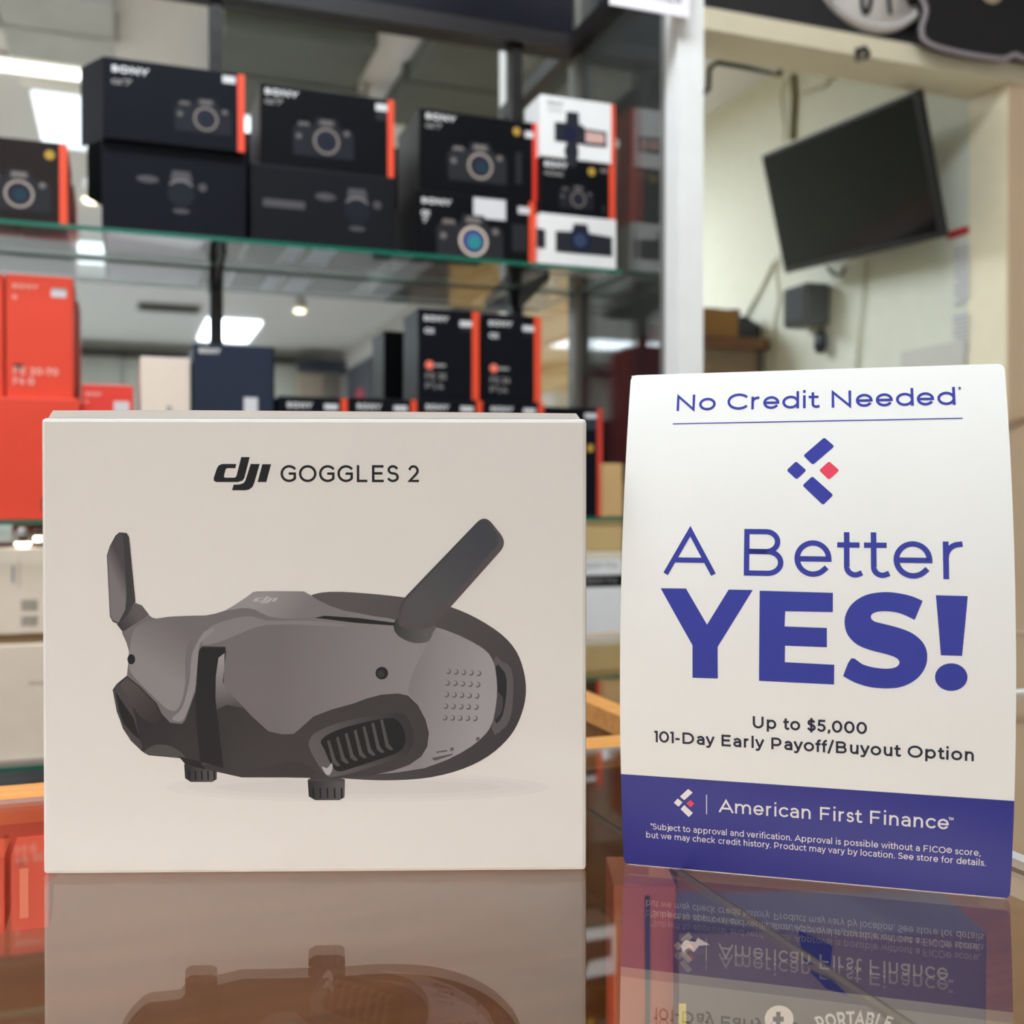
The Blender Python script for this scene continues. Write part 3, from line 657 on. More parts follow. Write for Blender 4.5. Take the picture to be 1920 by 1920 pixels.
# front card: closed thin shell
f = MB(); nz_ = int(SH/.0025); zz = [SH*i/nz_ for i in range(nz_+1)]; hw = SW/2; TH = .0006
def xin(z):                                # corners slightly rounded
    r = .0022; d = min(z, SH-z); return hw-(r-math.sqrt(max(0, r*r-(r-d)**2)) if d < r else 0)
zz = sorted(set([.0004, .001, SH-.0004, SH-.001]+[k*.0025 for k in range(1, int(SH/.0025)+1)]+[0, SH])); zz = [z for z in zz if z <= SH]
for a, b in zip(zz[:-1], zz[1:]):
    fa, fb = -bow(a), -bow(b)
    f.face([(-xin(a), fa, a), (xin(a), fa, a), (xin(b), fb, b), (-xin(b), fb, b)], m_card)
    f.face([(xin(a), fa+TH, a), (-xin(a), fa+TH, a), (-xin(b), fb+TH, b), (xin(b), fb+TH, b)], m_card)
    for s in (-1, 1):
        q = [(s*xin(a), fa, a), (s*xin(a), fa+TH, a), (s*xin(b), fb+TH, b), (s*xin(b), fb, b)]
        f.face(q if s > 0 else q[::-1], m_card)
f.face([(-xin(SH), -bow(SH), SH), (xin(SH), -bow(SH), SH), (xin(SH), -bow(SH)+TH, SH), (-xin(SH), -bow(SH)+TH, SH)], m_card)
f.build('front_card', sg)
# support leaf folded down behind
yt = -bow(SH)+TH
leaf = []
for i in range(9):
    t = i/8; leaf.append((yt+.0004+t*.058, SH*(1-t)))
g = MB()
for (ya, za), (yb, zb2) in zip(leaf[:-1], leaf[1:]):
    g.face([(hw, ya, za), (-hw, ya, za), (-hw, yb, zb2), (hw, yb, zb2)], m_card); g.face([(-hw, ya+.0006, za), (hw, ya+.0006, za), (hw, yb+.0006, zb2), (-hw, yb+.0006, zb2)], m_card)
g.build('back_leaf', sg)
# blue footer
zb0 = (card_at(1163, 1451)[1]+card_at(1897, 1501.5)[1])/2
bend([[(-xin(z), z) for z in (.0003, .001, .0025)]+[(-hw, zb0), (hw, zb0)]+[(xin(z), z) for z in (.0025, .001, .0003)]], 'blue_footer', m_blue_s, 0)
def line_text(s, a, b, cap, weight, m, name, layer=1, track=0.0):
    """a, b: photo points at the ends of the baseline, cap: cap height in photo pixels"""
    xa, za = card_at(*a); xb, zb_ = card_at(*b); zm = (za+zb_)/2
    h = (card_at(a[0], a[1]-cap[0])[1]-za+card_at(b[0], b[1]-cap[1])[1]-zb_)/2
    g = MB(); put_text(g, s, lambda x, z: (xa+x, 0, zm+z), h, weight, m, xb-xa, track)
    return bend([[(g.v[i][0], g.v[i][2]) for i in fc] for fc in g.f], name, m, layer)
def photo_poly(plist, name, m, layer=1, r=0):
    return bend([[card_at(*p) for p in (roundpoly(pl, r) if r else pl)][::-1] for pl in plist], name, m, layer)
def c4(pts, oy): return [(1140+x/2.4615, oy+y/2.4615) for x, y in pts]
line_text('No Credit Needed', (1268.5, 767.5), (1792, 762.5), (30, 32), .15, m_text_blue, 'printed_headline')
xa, za = card_at(1262, 791.6); xb, zb_ = card_at(1805, 787.6); zm = (za+zb_)/2
bend([[(xa, zm-.0002), (xb, zm-.0002), (xb, zm+.0002), (xa, zm+.0002)]], 'printed_rule', m_text_blue, 1)
line_text('*', (1797, 747), (1803, 747), (22, 22), .05, m_text_blue, 'printed_asterisk')
photo_poly([c4(p, 660) for p in ([(998, 394), (1045, 435), (945, 521), (901, 478)], [(868, 504), (916, 546), (870, 588), (824, 546)], [(943, 573), (1040, 660), (992, 706), (897, 616)])], 'printed_emblem', m_text_blue, 1, 4)
photo_poly([c4([(1020, 504), (1068, 546), (1020, 590), (974, 546)], 660)], 'printed_emblem_accent', m_red_s, 1, 4)
line_text('A Better', (1245.6, 1075.5), (1806, 1087.6), (88.6, 89), .112, m_text_blue, 'printed_slogan', track=.02)
yes = [[(243, 352), (360, 353), (457, 520), (557, 358), (668, 360), (506, 622), (507, 768), (390, 765), (390, 615)],
       [(700, 363), (1038, 373), (1037, 462), (818, 458), (815, 528), (1010, 535), (1010, 624), (817, 617), (816, 693), (1044, 705), (1043, 796), (697, 779)],
       [(1452, 410), (1400, 388), (1330, 373), (1265, 370), (1190, 383), (1130, 420), (1098, 470), (1092, 520), (1108, 570), (1150, 612), (1210, 637), (1280, 655), (1330, 673), (1345, 695), (1330, 715), (1290, 723), (1230, 718), (1175, 703), (1123, 675), (1085, 757), (1140, 787), (1210, 808), (1290, 814), (1360, 805), (1425, 770), (1465, 715), (1473, 655), (1455, 605), (1410, 563), (1350, 537), (1280, 518), (1230, 505), (1213, 487), (1220, 470), (1245, 460), (1290, 458), (1350, 468), (1415, 498)],
       [(1513, 384), (1660, 388), (1634, 664), (1536, 661)], [(1584+75*math.cos(a*PI/16), 762+64*math.sin(a*PI/16)) for a in range(32)]]
s0 = yes[2]
yes[2] = [tuple(p) for p in spline(s0[:20], 3, False)]+[tuple(p) for p in spline(s0[19:], 3, False)]
photo_poly([c4(p, 960) for p in yes], 'printed_yes', m_text_blue, 1)
line_text('Up to $5,000', (1411.4, 1366), (1625.5, 1376), (22.7, 22.7), .18, m_dk_s, 'printed_amount')
line_text('101-Day Early Payoff/Buyout Option', (1227, 1392), (1825.8, 1426.8), (22.3, 22.3), .18, m_dk_s, 'printed_offer')
photo_poly([c4(p, 1300) for p in ([(370, 441), (391, 458), (352, 493), (332, 476)], [(322, 485), (344, 503), (326, 523), (304, 505)], [(352, 515), (392, 552), (373, 571), (335, 534)])], 'printed_small_emblem', m_print, 1, 1.2)
photo_poly([c4([(380, 491), (399, 508), (382, 526), (362, 508)], 1300)], 'printed_small_emblem_accent', m_red_s, 1, 1.2)
photo_poly([c4([(453, 467), (457, 467), (457, 558), (453, 558)], 1300)], 'printed_divider', m_print, 1)
line_text('American First Finance', (1348, 1523.4), (1778.6, 1554.7), (24.5, 24.5), .14, m_print, 'printed_company')
line_text('™', (1778, 1549), (1787.5, 1549.6), (17, 17), .07, m_print, 'printed_trademark')
line_text('*Subject to approval and verification. Approval is possible without a FICO® score,', (1220.4, 1555), (1838, 1604.7), (11.5, 11.5), .122, m_print, 'printed_fine_print')
line_text('but we may check credit history. Product may vary by location. See store for details.', (1212, 1571), (1848, 1623), (11.5, 11.5), .122, m_print, 'printed_fine_print')

# ================================================================== DISPLAY CABINET
UC = .8415                                # inner face of the right end panel
CL = -.55; Z1 = .487; Z2 = .1205; Z3 = -.182; ST = .0058
cab_o = thing('display_cabinet', 'tall mirror-backed glass shop cabinet full of camera boxes', 'cabinet', cab(.2, 0, ZF), ANG)
kb = (.2, 0, ZF)
m_mirror = mirror('shop_mirror', (.92, .94, .92), .95, (.12, .13, .12), .02)
cpart('mirror_back', [(CL, UC, MIR, MIR+.012, ZF+.5, .893)], m_mirror, cab_o, kb)
cpart('base', [(CL, UC+.03, -.15, MIR, ZF, Z3-.055)], wood('dark_base_wood', (52, 38, 28), (70, 52, 38), .4), cab_o, kb)
cpart('end_panel', [(UC, UC+.006, -.15, MIR, Z3-.05, 1.30)], glass('end_glass', (.90, .91, .90), .05), cab_o, kb)
up1 = hitv(1319, 400, -.185)[0]; up0 = hitv(1271, 400, -.185)[0]
cpart('front_post', [(up0, up1, -.185, -.150, ZF, 1.4)], m_white, cab_o, kb)
cpart('post_channel', [(UC-.010, UC, -.150, -.132, ZF+.7, 1.3)], M('grey_channel', (118, 117, 112), .4), cab_o, kb)
cpart('corner_strip', [(UC-.012, UC-.001, MIR-.014, MIR-.001, Z3, 1.3)], m_alu, cab_o, kb)
cpart('top_frame', [(CL, UC, MIR-.022, MIR-.001, .868, .893), (UC-.024, UC, -.15, MIR-.022, .868, .893)], m_dark, cab_o, kb)
cpart('upper_back', [(CL, UC, MIR, MIR+.012, .893, 1.30)], M('upper_back', (13, 13, 22), .25, spec=.25), cab_o, kb)
for px in (405, 968):
    us = hitv(px, 300, MIR-.006)[0]
    f = MB(); b = (us-kb[0], MIR-.006-kb[1], -kb[2])
    f.box(b[0]-.009, b[0]+.009, b[1]-.004, b[1]+.004, b[2]+Z3, b[2]+.866, m_std)
    k = 0
    while Z3+.03+k*.032 < .85:
        z = b[2]+Z3+.03+k*.032
        for s in (-1, 1): f.box(b[0]+s*.0035-.0018, b[0]+s*.0035+.0018, b[1]-.0046, b[1]-.0038, z, z+.012, m_dark)
        k += 1
    f.build('slotted_standard', cab_o)
    for zs in (Z1-ST, Z2-ST, Z3-ST):
        f = MB(); z = zs-kb[2]
        f.prism([(b[1]-.005, z-.034), (b[1]-.005, z), (b[1]-.135, z), (b[1]-.137, z-.010)], 'x', b[0]-.0025, b[0]+.0025, M('bracket_black', (40, 40, 42), .4, metal=.5)); f.build('shelf_bracket', cab_o)
m_sglass = glass('shelf_glass', (.965, .985, .975), .045)
for zs, lab in ((Z1, 'upper green-edged glass shelf holding the black camera boxes'), (Z2, 'middle green-edged glass shelf holding the orange and tall boxes'), (Z3, 'lowest green-edged glass shelf in the cabinet')):
    pane('glass_shelf', CL+.01, UC-.003, 0, MIR-.011, lab, zs-ST, zs, m_gedge, 'glass shelf', m_sglass)

# ------------------------------------------------------------------ cartons on the shelves
def cam_pic(mb, F, cx, cz, s, style, mats):
    body, hi, ring, lens, tint = mats
    def P(pts, m, ly): mb.face([F(cx+x*s, cz+z*s, ly) for x, z in pts][::-1], m)
    def el(x, z, r, m, ly, a0=0, a1=360, q=1.0):
        n = 24; P([(x+r*math.cos(math.radians(a0+(a1-a0)*(1-i/n))), z+q*r*math.sin(math.radians(a0+(a1-a0)*(1-i/n)))) for i in range(n if a1-a0 == 360 else n+1)], m, ly)
    if style in ('front', 'front_dim'):
        P([(-2.5, -1.25), (-2.6, .6), (-2.3, 1.0), (-1.0, 1.05), (-.75, 1.75), (.75, 1.75), (1.0, 1.05), (1.9, 1.0), (2.1, .7), (2.1, -1.25)][::-1], body, 1)
        P([(-2.2, 1.02), (-2.1, 1.3), (-1.35, 1.3), (-1.25, 1.02)][::-1], hi, 1)
        P([(-.55, 1.2), (-.5, 1.6), (.5, 1.6), (.55, 1.2)][::-1], hi, 2)
        el(-2.1, .2, .22, hi, 2); el(1.55, .75, .22, hi, 2)
        el(0, 0, 1.0, ring, 2); el(0, 0, .83, body, 3); el(0, 0, .66, lens, 4); el(.08, -.06, .46, tint, 5)
    elif style == 'ghost':
        P([(-.75, .95), (-.6, 1.65), (.6, 1.65), (.8, .95)][::-1], hi, 1)
        el(0, 0, 1.05, ring, 2, 35, 145); el(0, -.05, .95, body, 3)
        el(-2.3, .85, .75, hi, 1, q=.36); el(1.5, .6, .3, hi, 1); el(0, -1.25, .6, hi, 1, q=.3)
    elif style == 'vlog':
        P([(-1.5, -.75), (-1.5, .75), (-.55, .8), (-.5, 1.7), (.55, 1.75), (.6, .8), (1.0, .75), (1.0, -.75)][::-1], body, 1)
        P([(1.0, -.8), (1.0, .55), (3.0, .5), (3.0, -.75)][::-1], body, 1); P([(1.15, -.55), (1.15, .35), (2.8, .3), (2.8, -.5)][::-1], ring, 2)
        P([(-.45, -.75), (-.7, -1.4), (-.35, -2.6), (.4, -2.6), (.55, -1.4), (.45, -.75)][::-1], body, 1); el(-.2, 0, .62, lens, 2)
    elif style == 'compact':
        P([(-2.2, -1.0), (-2.2, .7), (-.8, .75), (-.55, 1.45), (.6, 1.45), (.8, .75), (2.9, .6), (2.9, -1.0)][::-1], body, 1)
        el(0, .1, .95, lens, 2); el(0, .1, .6, tint, 3); P([(-3.9, -.8), (-3.9, .8), (-3.1, .7), (-3.1, -.8)][::-1], body, 1)
PM = (m_cam, m_cam2, m_ring, m_lens, m_teal)
PMD = (ink('camera_print_dim', (24, 25, 30), rough=.5), ink('camera_dim_high', (96, 90, 88)), ink('ring_dim', (128, 117, 110)), m_lens, ink('teal_dim', (28, 34, 42)))
PMG = (ink('ghost_body', (20, 23, 31), rough=.5), ink('ghost_high', (76, 73, 75)), ink('ghost_ring', (120, 112, 110)), m_lens, m_teal)
PMW = (ink('camera_on_white', (40, 40, 46)), m_cam2, ink('screen_print', (200, 160, 150)), ink('lens_on_white', (28, 30, 50)), ink('lens_tint_white', (52, 66, 90)))
boxes = []
def carton(name, label, group, pxl, pxr, yl, zb, v, dep, m, prints=(), edge=None, rot=0.0, ztop=None, cat='box', yr=None, bev=.0012):
    u0, zt = hitv(pxl, yl, v); u1, z2 = hitv(pxr, yr or yl, v)
    if ztop is not None: zt = ztop
    w = u1-u0; h = zt-zb
    t = thing(name, label, cat, cab((u0+u1)/2, v+dep/2, zb), ANG+math.radians(rot), group)
    f = MB(); f.box(-w/2, w/2, -dep/2, dep/2, 0, h, m, bev); f.build('carton', t)
    if edge:
        ew, em = edge
        f = MB(); f.box(w/2-ew, w/2+.0003, -dep/2-.0003, dep/2-.002, .0006, h-.0006, em); f.build('edge_panel', t)
    def F(x, z, ly=0): return (-w/2+x, -dep/2-.0005-.0001*ly, z)
    sets = {}
    for p in prints:
        kind = p[0]
        if kind == 'text':                    # text, x fraction, z from top (m), cap height (m), weight, material, width (m)
            g = sets.setdefault('printed_lettering', MB())
            _, s, x, zt_, ch, wt, mm, ww = p
            put_text(g, s, lambda a, b: F(w*x+a, h-zt_-ch+b, 1), ch, wt, mm, ww)
        elif kind == 'rect':                  # x0, x1 fraction; z0, z1 fraction
            g = sets.setdefault(p[6] if len(p) > 6 else 'sticker', MB())
            g.face([F(w*p[1], h*p[3], p[7] if len(p) > 7 else 0), F(w*p[2], h*p[3], p[7] if len(p) > 7 else 0), F(w*p[2], h*p[4], p[7] if len(p) > 7 else 0), F(w*p[1], h*p[4], p[7] if len(p) > 7 else 0)], p[5])
        elif kind == 'dot':
            g = sets.setdefault(p[5] if len(p) > 5 else 'seal', MB()); g.face([F(w*p[1]+p[3]*math.cos(a*PI/8), h*p[2]+p[3]*math.sin(a*PI/8), 0) for a in range(16)], p[4])
        elif kind == 'cam':
            g = sets.setdefault('printed_picture', MB()); cam_pic(g, F, w*p[1], h*p[2], w*p[3], p[4], p[5])
        elif kind == 'bars':                  # a bar code patch
            g = sets.setdefault('printed_barcode', MB()); n = p[6] if len(p) > 6 else 14; x0, x1 = p[1], p[2]; rr = random.Random(3)
            for i in range(n):
                a = x0+(x1-x0)*i/n; g.face([F(w*a, h*p[3]), F(w*(a+(x1-x0)/n*rr.uniform(.3, .8)), h*p[3]), F(w*(a+(x1-x0)/n*.6), h*p[4]), F(w*a, h*p[4])], p[5])
    for k, g in sets.items(): g.build(k, t)
    boxes.append((label, round(w, 3), round(h, 3))); return t, u0, u1, zt
SONY = lambda ch=.0085, x=.06, zt=.010, m=None, w=.044: ('text', 'SONY', x, zt, ch, .24, m or m_print, w)
MODEL = lambda s='α7', x=.06, zt=.026, m=None, w=.024, ch=.0075: ('text', s, x, zt, ch, .2, m or m_gprint, w)
m_white_st = ink('sticker_white', (206, 202, 200)); EDGE = (.0085, m_orange)
G1 = 'black camera boxes on the upper glass shelf'
carton('camera_box', 'black camera box at the left edge of the upper shelf', G1, -150, 125, 240, Z1, .012, .13, M('brown_black_card', (38, 31, 29), .4, spec=.1), [('cam', .665, .34, .105, 'front', PM), ('dot', .88, .84, .006, m_gold), ('rect', .2, .45, .93, .99, m_gprint, 'sticker')], EDGE, yr=281)
tBb, a0, a1, zA = carton('camera_box', 'dark blue-black camera box under the leftmost stack, camera outline facing front', G1, 190, 461, 262, Z1, .006, .13, m_navy and M('blue_black_card', (19, 20, 26), .38, spec=.1), [('cam', .54, .47, .10, 'ghost', PMG)], None, yr=292)
m_pale = M('pale_blue_paper', (206, 222, 246), .6); w = a1-a0
f = MB(); f.box(-w/2+.004, -w/2+.76*w, -.06, .063, -.0004, .0004, m_pale); f.build('base_sheet', tBb)
tB, b0_, b1_, _z = carton('camera_box', 'black camera box topmost of the leftmost stack, loose flap at its left', G1, 192, 458, 104, zA, -.004, .13, M('blue_black_card', (19, 20, 26), .38, spec=.1), [SONY(), MODEL(), ('rect', .84, .935, .86, .95, m_white_st), ('cam', .72, .37, .088, 'front_dim', PMD)], EDGE, yr=140)
w = b1_-b0_; hB = _z-zA
f = MB(); f.prism([(-w/2+.002, -.0655), (-w/2-.027, -.015), (-w/2-.0262, -.0146), (-w/2+.002, -.060)], 'z', .0, hB, M('blue_black_card', (19, 20, 26), .38)); f.build('side_flap', tB)
tCb, a0, a1, zA = carton('camera_box', 'dark charcoal camera box under the second stack from the left', G1, 470, 743, 305, Z1, .008, .125, M('charcoal_card', (24, 24, 27), .4, spec=.1), [('cam', .72, .50, .095, 'ghost', PMG), ('rect', .08, .36, .46, .56, PMG[1], 'printed_picture')], None, yr=322)
w = a1-a0
for q0, q1 in ((.25, .37), (.43, .60)):
    f = MB(); f.box(-w/2+q0*w, -w/2+q1*w, -.055, .05, -.0004, .0004, m_pale); f.build('base_label', tCb)
carton('camera_box', 'black camera box topmost of the second stack', G1, 488, 738, 155, zA, .010, .12, m_black, [SONY(.008, .03, .006), MODEL('α7', .03, .019), ('rect', .86, .95, .84, .93, m_white_st), ('rect', .86, .95, .72, .82, m_cam, 'printed_panel'), ('cam', .485, .37, .098, 'front_dim', PMD)], EDGE, yr=174)
_, a0, a1, zA = carton('camera_box', 'black camera box with a bright silver lens ring and large white sticker', G1, 778, 1004, 355, Z1, .020, .125, m_black, [SONY(.008, .05, .010), MODEL('α', .05, .026, m_print, .012, .009), MODEL('7', .06, .038, m_print, .007, .007), ('rect', .475, .745, .66, .97, m_white_st), ('rect', .85, .95, .79, .90, m_white_st), ('cam', .475, .30, .118, 'front', (m_cam, m_cam2, ink('ring_bright', (216, 196, 178)), m_blue, ink('teal_bright', (44, 128, 128)))), ('rect', .80, .93, .2, .62, m_cam, 'printed_picture')], (.010, m_orange), yr=374)
carton('camera_box', 'black camera box topmost of the third stack, orange right edge', G1, 786, 1010, 202, zA, .020, .125, m_black, [SONY(.008, .05, .006), MODEL('α7', .05, .019), ('dot', .81, .86, .006, m_gold), ('rect', .88, .955, .80, .88, m_white_st), ('cam', .50, .37, .105, 'front', PM), ('rect', .80, .85, .2, .6, m_cam, 'printed_picture')], (.0095, M('red_orange_card', (218, 48, 26), .45)), yr=228)
G2 = 'small camera boxes at the right end of the upper shelf'
wcam = m_wcard
_, a0, a1, zA = carton('camera_box', 'white camera box at the bottom of the right-hand stack', G2, 1012, 1156, 398, Z1, .005, .065, wcam, [('cam', .52, .50, .145, 'compact', PMW)], None, yr=408)
_, a0, a1, zA = carton('camera_box', 'black camera box between the two white ones', G2, 1013, 1153, 292, zA, .006, .065, m_black, [SONY(.0085, .05, .006, None, .036), MODEL('α', .05, .019, m_gprint, .03), ('dot', .68, .82, .006, m_gold), ('rect', .80, .9, .83, .9, m_cam2), ('cam', .5, .30, .10, 'front_dim', PMD), ('rect', .82, .87, .1, .25, m_cam, 'printed_picture')], (.0095, m_orange), yr=302)
carton('camera_box', 'white camera box with flip-screen picture, topmost of the right-hand stack', G2, 1013, 1153, 176, zA, .006, .065, wcam, [SONY(.006, .09, .008, m_gprint, .025), MODEL('α', .09, .019, m_gprint, .025, .003), ('cam', .42, .42, .155, 'vlog', PMW)], (.006, m_orange), yr=186)

G3 = 'orange boxes at the left of the middle shelf'
m_or2 = M('orange_lens_card', (222, 62, 32), .5)
m_or_print = ink('orange_light_print', (242, 176, 160))
_, a0, a1, zB = carton('lens_box', 'big wide orange box under the tall orange one', G3, -190, 150, 738, Z2, .030, .13, m_or2, [('rect', .778, .822, .07, .17, m_dprint, 'printed_mark'), ('rect', .790, .812, .09, .15, m_or_print, 'printed_mark', 1)], None, yr=742)
carton('lens_box', 'tall orange lens box standing on the big orange box', G3, 10, 137, 512, zB, .040, .09, m_or2, [SONY(.006, .10, .012, m_or_print, .030), ('text', 'G', .10, .026, .006, .2, m_or_print, None), ('rect', .67, .90, .83, .885, m_white_st), ('rect', .67, .90, .885, .905, m_gprint, 'sticker'), ('rect', .12, .25, .23, .275, m_dprint, 'printed_mark'), ('text', 'FE 20-70', .11, .117, .009, .2, m_or_print, .052), ('text', 'F4 G', .11, .130, .009, .2, m_or_print, .024)], None, yr=519)
carton('lens_box', 'tall orange lens box cut off by the left picture edge', G3, -118, 6, 505, zB, .042, .09, m_or2, [], None, yr=512)
carton('lens_box', 'smaller orange box behind the big one, beside the beige carton', G3, 153, 250, 720, Z2, .055, .09, M('red_lens_card', (222, 56, 40), .5), [SONY(.005, .07, .010, m_or_print, .020), ('text', 'α', .07, .020, .005, .2, m_or_print, None), ('rect', .62, .92, .80, .88, m_white_st)], None, yr=727)
carton('cardboard_box', 'plain beige carton between orange box and navy box', None, 263, 357, 668, Z2, .040, .12, m_beigecard, [('rect', .52, .62, .55, .70, m_gprint, 'printed_label'), ('rect', .68, .80, .50, .72, m_beigecard, 'tape')], None, yr=671)
carton('camera_box', 'tall navy box on the middle shelf with white sticker', None, 362, 514, 643, Z2, .030, .11, M('navy_lens_card', (43, 48, 61), .4, spec=.1), [('text', 'SONY', .07, .006, .007, .24, m_print, .027), ('dot', .46, .36, .034, ink('navy_ghost', (62, 66, 82)), 'printed_picture'), ('rect', .62, .79, .53, .70, m_white_st)], (.002, m_black), yr=645)
G4 = 'row of black lens boxes on the middle shelf'
ks = [(522, 651, 742, 'leftmost black lens box of the low row behind the goggles box'), (653, 781, 745, 'second black lens box of the low row behind the goggles box'), (783, 904, 748, 'black lens box under the left tall lens box'), (906, 1019, 751, 'black lens box under the right tall lens box'), (1021, 1129, 762, 'black lens box at the right end of the low row, red edge')]
tops = []
for i, (a, b, y, lab) in enumerate(ks):
    e = (.0085, m_orange) if i < 4 else (.0085, M('red_edge_card', (196, 52, 36), .45))
    zt = hitv(906, 751, .02)[1] if i in (2, 3) else None
    pr = [('text', 'SONY', .12, .008, .0075, .24, m_print, .034), ('rect', .66, .86, .90, .945, m_white_st)]
    if i == 4: pr = [('rect', .69, .90, .905, .95, m_white_st), ('rect', .69, .90, .80, .90, ink('grey_panel', (52, 56, 62)), 'printed_panel'), ('dot', .79, .63, .006, m_gold)]
    tops.append(carton('lens_box', lab, G4, a, b, y, Z2, .02, .09, M('blue_lens_card', (15, 16, 22), .4, spec=.1), pr, e, ztop=zt)[3])
G5 = 'tall black lens boxes standing on the low row'
for (a, b, y, yr_, mm, lab) in ((784, 898, 577, 582, '35', 'left one of the two tall black lens boxes'), (906, 1014, 587, 592, '24', 'right one of the two tall black lens boxes')):
    carton('lens_box', lab, G5, a, b, y, tops[2], .022, .085, M('blue_lens_card', (15, 16, 22), .4, spec=.1),
           [SONY(.0075, .09, .010, None, .036), ('text', 'α', .10, .026, .009, .2, m_print, .014), ('rect', .68, .88, .82, .885, m_white_st), ('rect', .70, .88, .765, .815, m_cam, 'printed_panel'), ('dot', .18, .375, .0062, ink('g_badge', (240, 120, 96)), 'printed_badge'), ('rect', .26, .44, .36, .39, m_gprint, 'printed_master'),
            ('text', 'FE '+mm, .12, .091, .0085, .16, m_gprint, .030), ('text', 'F1.4', .12, .105, .0085, .16, m_gprint, .026)], (.0105, m_orange), yr=yr_)
G6 = 'brown cardboard boxes right of the lens boxes'
_, a0, a1, zC_ = carton('cardboard_box', 'brown cardboard box right of the lens box row', G6, 1134, 1168, 903, Z2, .004, .07, m_kraft, [], None)
carton('cardboard_box', 'thin brown cardboard box lying on top of the other one', G6, 1133, 1167, 869, zC_, .005, .07, m_kraft, [], None)
# below the middle shelf
_, a0, a1, zD = carton('product_box', 'cream box at the left edge, lower of two', 'cream boxes at the left edge', -130, 160, 1216, Z3, .030, .13, M('cream_card', (226, 206, 182), .6), [('text', 'oven', .62, .045, .006, .18, ink('faint_print', (196, 178, 160)), .03)], None)
carton('product_box', 'cream box with bar codes at the left edge, upper of two', 'cream boxes at the left edge', -120, 150, 1030, zD+.013, .034, .12, M('cream_card', (226, 206, 182), .6), [('rect', .515, .535, .60, .80, m_gprint, 'printed_label'), ('rect', .56, .575, .55, .86, ink('faint_print2', (204, 184, 170)), 'printed_label'), ('bars', .58, .70, .27, .40, ink('faint_bars', (150, 140, 128)), 16), ('bars', .58, .70, .09, .21, ink('faint_bars', (150, 140, 128)), 16)], None)
f = MB(); f.box(-.19, .19, -.055, .055, 0, .013, M('gap_shade_tan', (150, 126, 92), .7)); tag(f.build('gap_shade_strip', None, cab(.08, .096, zD), ANG), 'tan strip in place of the shaded gap between the two cream boxes', 'board')  # strip whose tan colour stands in for the shade between the boxes
G7 = 'boxes stacked under the right end of the middle shelf'
zs = Z3; prev = None
st = [(1090, 1168, 1101, 'white box with small print, lowest of the stack by the sign', m_wcard, [('rect', .3, .62, .62, .645, m_gprint, 'printed_label'), ('rect', .35, .55, .50, .55, m_gprint, 'printed_label')]),
      (1090, 1168, 1079, 'thin black box with white lettering in the stack by the sign', m_black, [('text', 'Sonos F1', .12, .006, .006, .16, m_gprint, .06)]),
      (1088, 1168, 1050, 'white box above the thin black one in the stack by the sign', m_wcard, [('rect', .16, .44, .32, .5, m_gprint, 'printed_label')]),
      (1090, 1168, 1034, 'flat cream box under the kraft one in the stack by the sign', M('cream_card2', (216, 204, 178), .6), []),
      (1086, 1168, 976, 'kraft box topmost of the stack under the middle shelf', M('kraft_pale', (192, 162, 106), .8), [])]
for a, b, y, lab, mm, pr in st:
    zt = hitv(1130, y, .004)[1]
    carton('product_box', lab, G7, a, b, y, zs, .004, .11, mm, [p for p in pr if not (p[0] == 'text')] if 'thin' not in lab else [('text', 'SONY F1.4', .12, .0035, .008, .16, m_gprint, .05)], None, ztop=zt); zs = zt

wb = thing('wall_board', 'dark charcoal board on the wall seen through the cabinet end glass', 'board', cab(.985, VW-.004, ZF), ANG)
f = MB(); f.box(-.125, .125, -.008, .004, .3, 2.6, M('board_charcoal', (58, 60, 58), .6, noise=.3, scale=8)); f.build('panel', wb)
f = MB()
for k in range(12):
    a = -.12+k*.018; f.face([(a, -.012-.004*(k % 2), .72), (a+.018, -.012-.004*((k+1) % 2), .72), (a+.018, -.012-.004*((k+1) % 2), 1.30+.012*k), (a, -.012-.004*(k % 2), 1.288+.012*k)], M('maroon_cloth', (78, 34, 42), .8))
f.build('maroon_cloth', wb)
# paper tag over the post
u0, z0 = hitv(1143, 14, -.20); u1, z1 = hitv(1292, 29, -.20)
pt = thing('paper_tag', 'white paper tag taped across the top of the cabinet post', 'tag', cab((u0+u1)/2, -.2, (z0+z1)/2), ANG)
f = MB(); w = u1-u0; f.box(-w/2, w/2, -.001, .001, 0, .07, M('tag_paper', (236, 228, 230), .7)); f.build('paper', pt)
f = MB(); put_text(f, 'OTHER', lambda x, z: (-.012+x, -.0014, .016+z), .022, .14, m_gprint, w*.5); f.build('printed_lettering', pt)

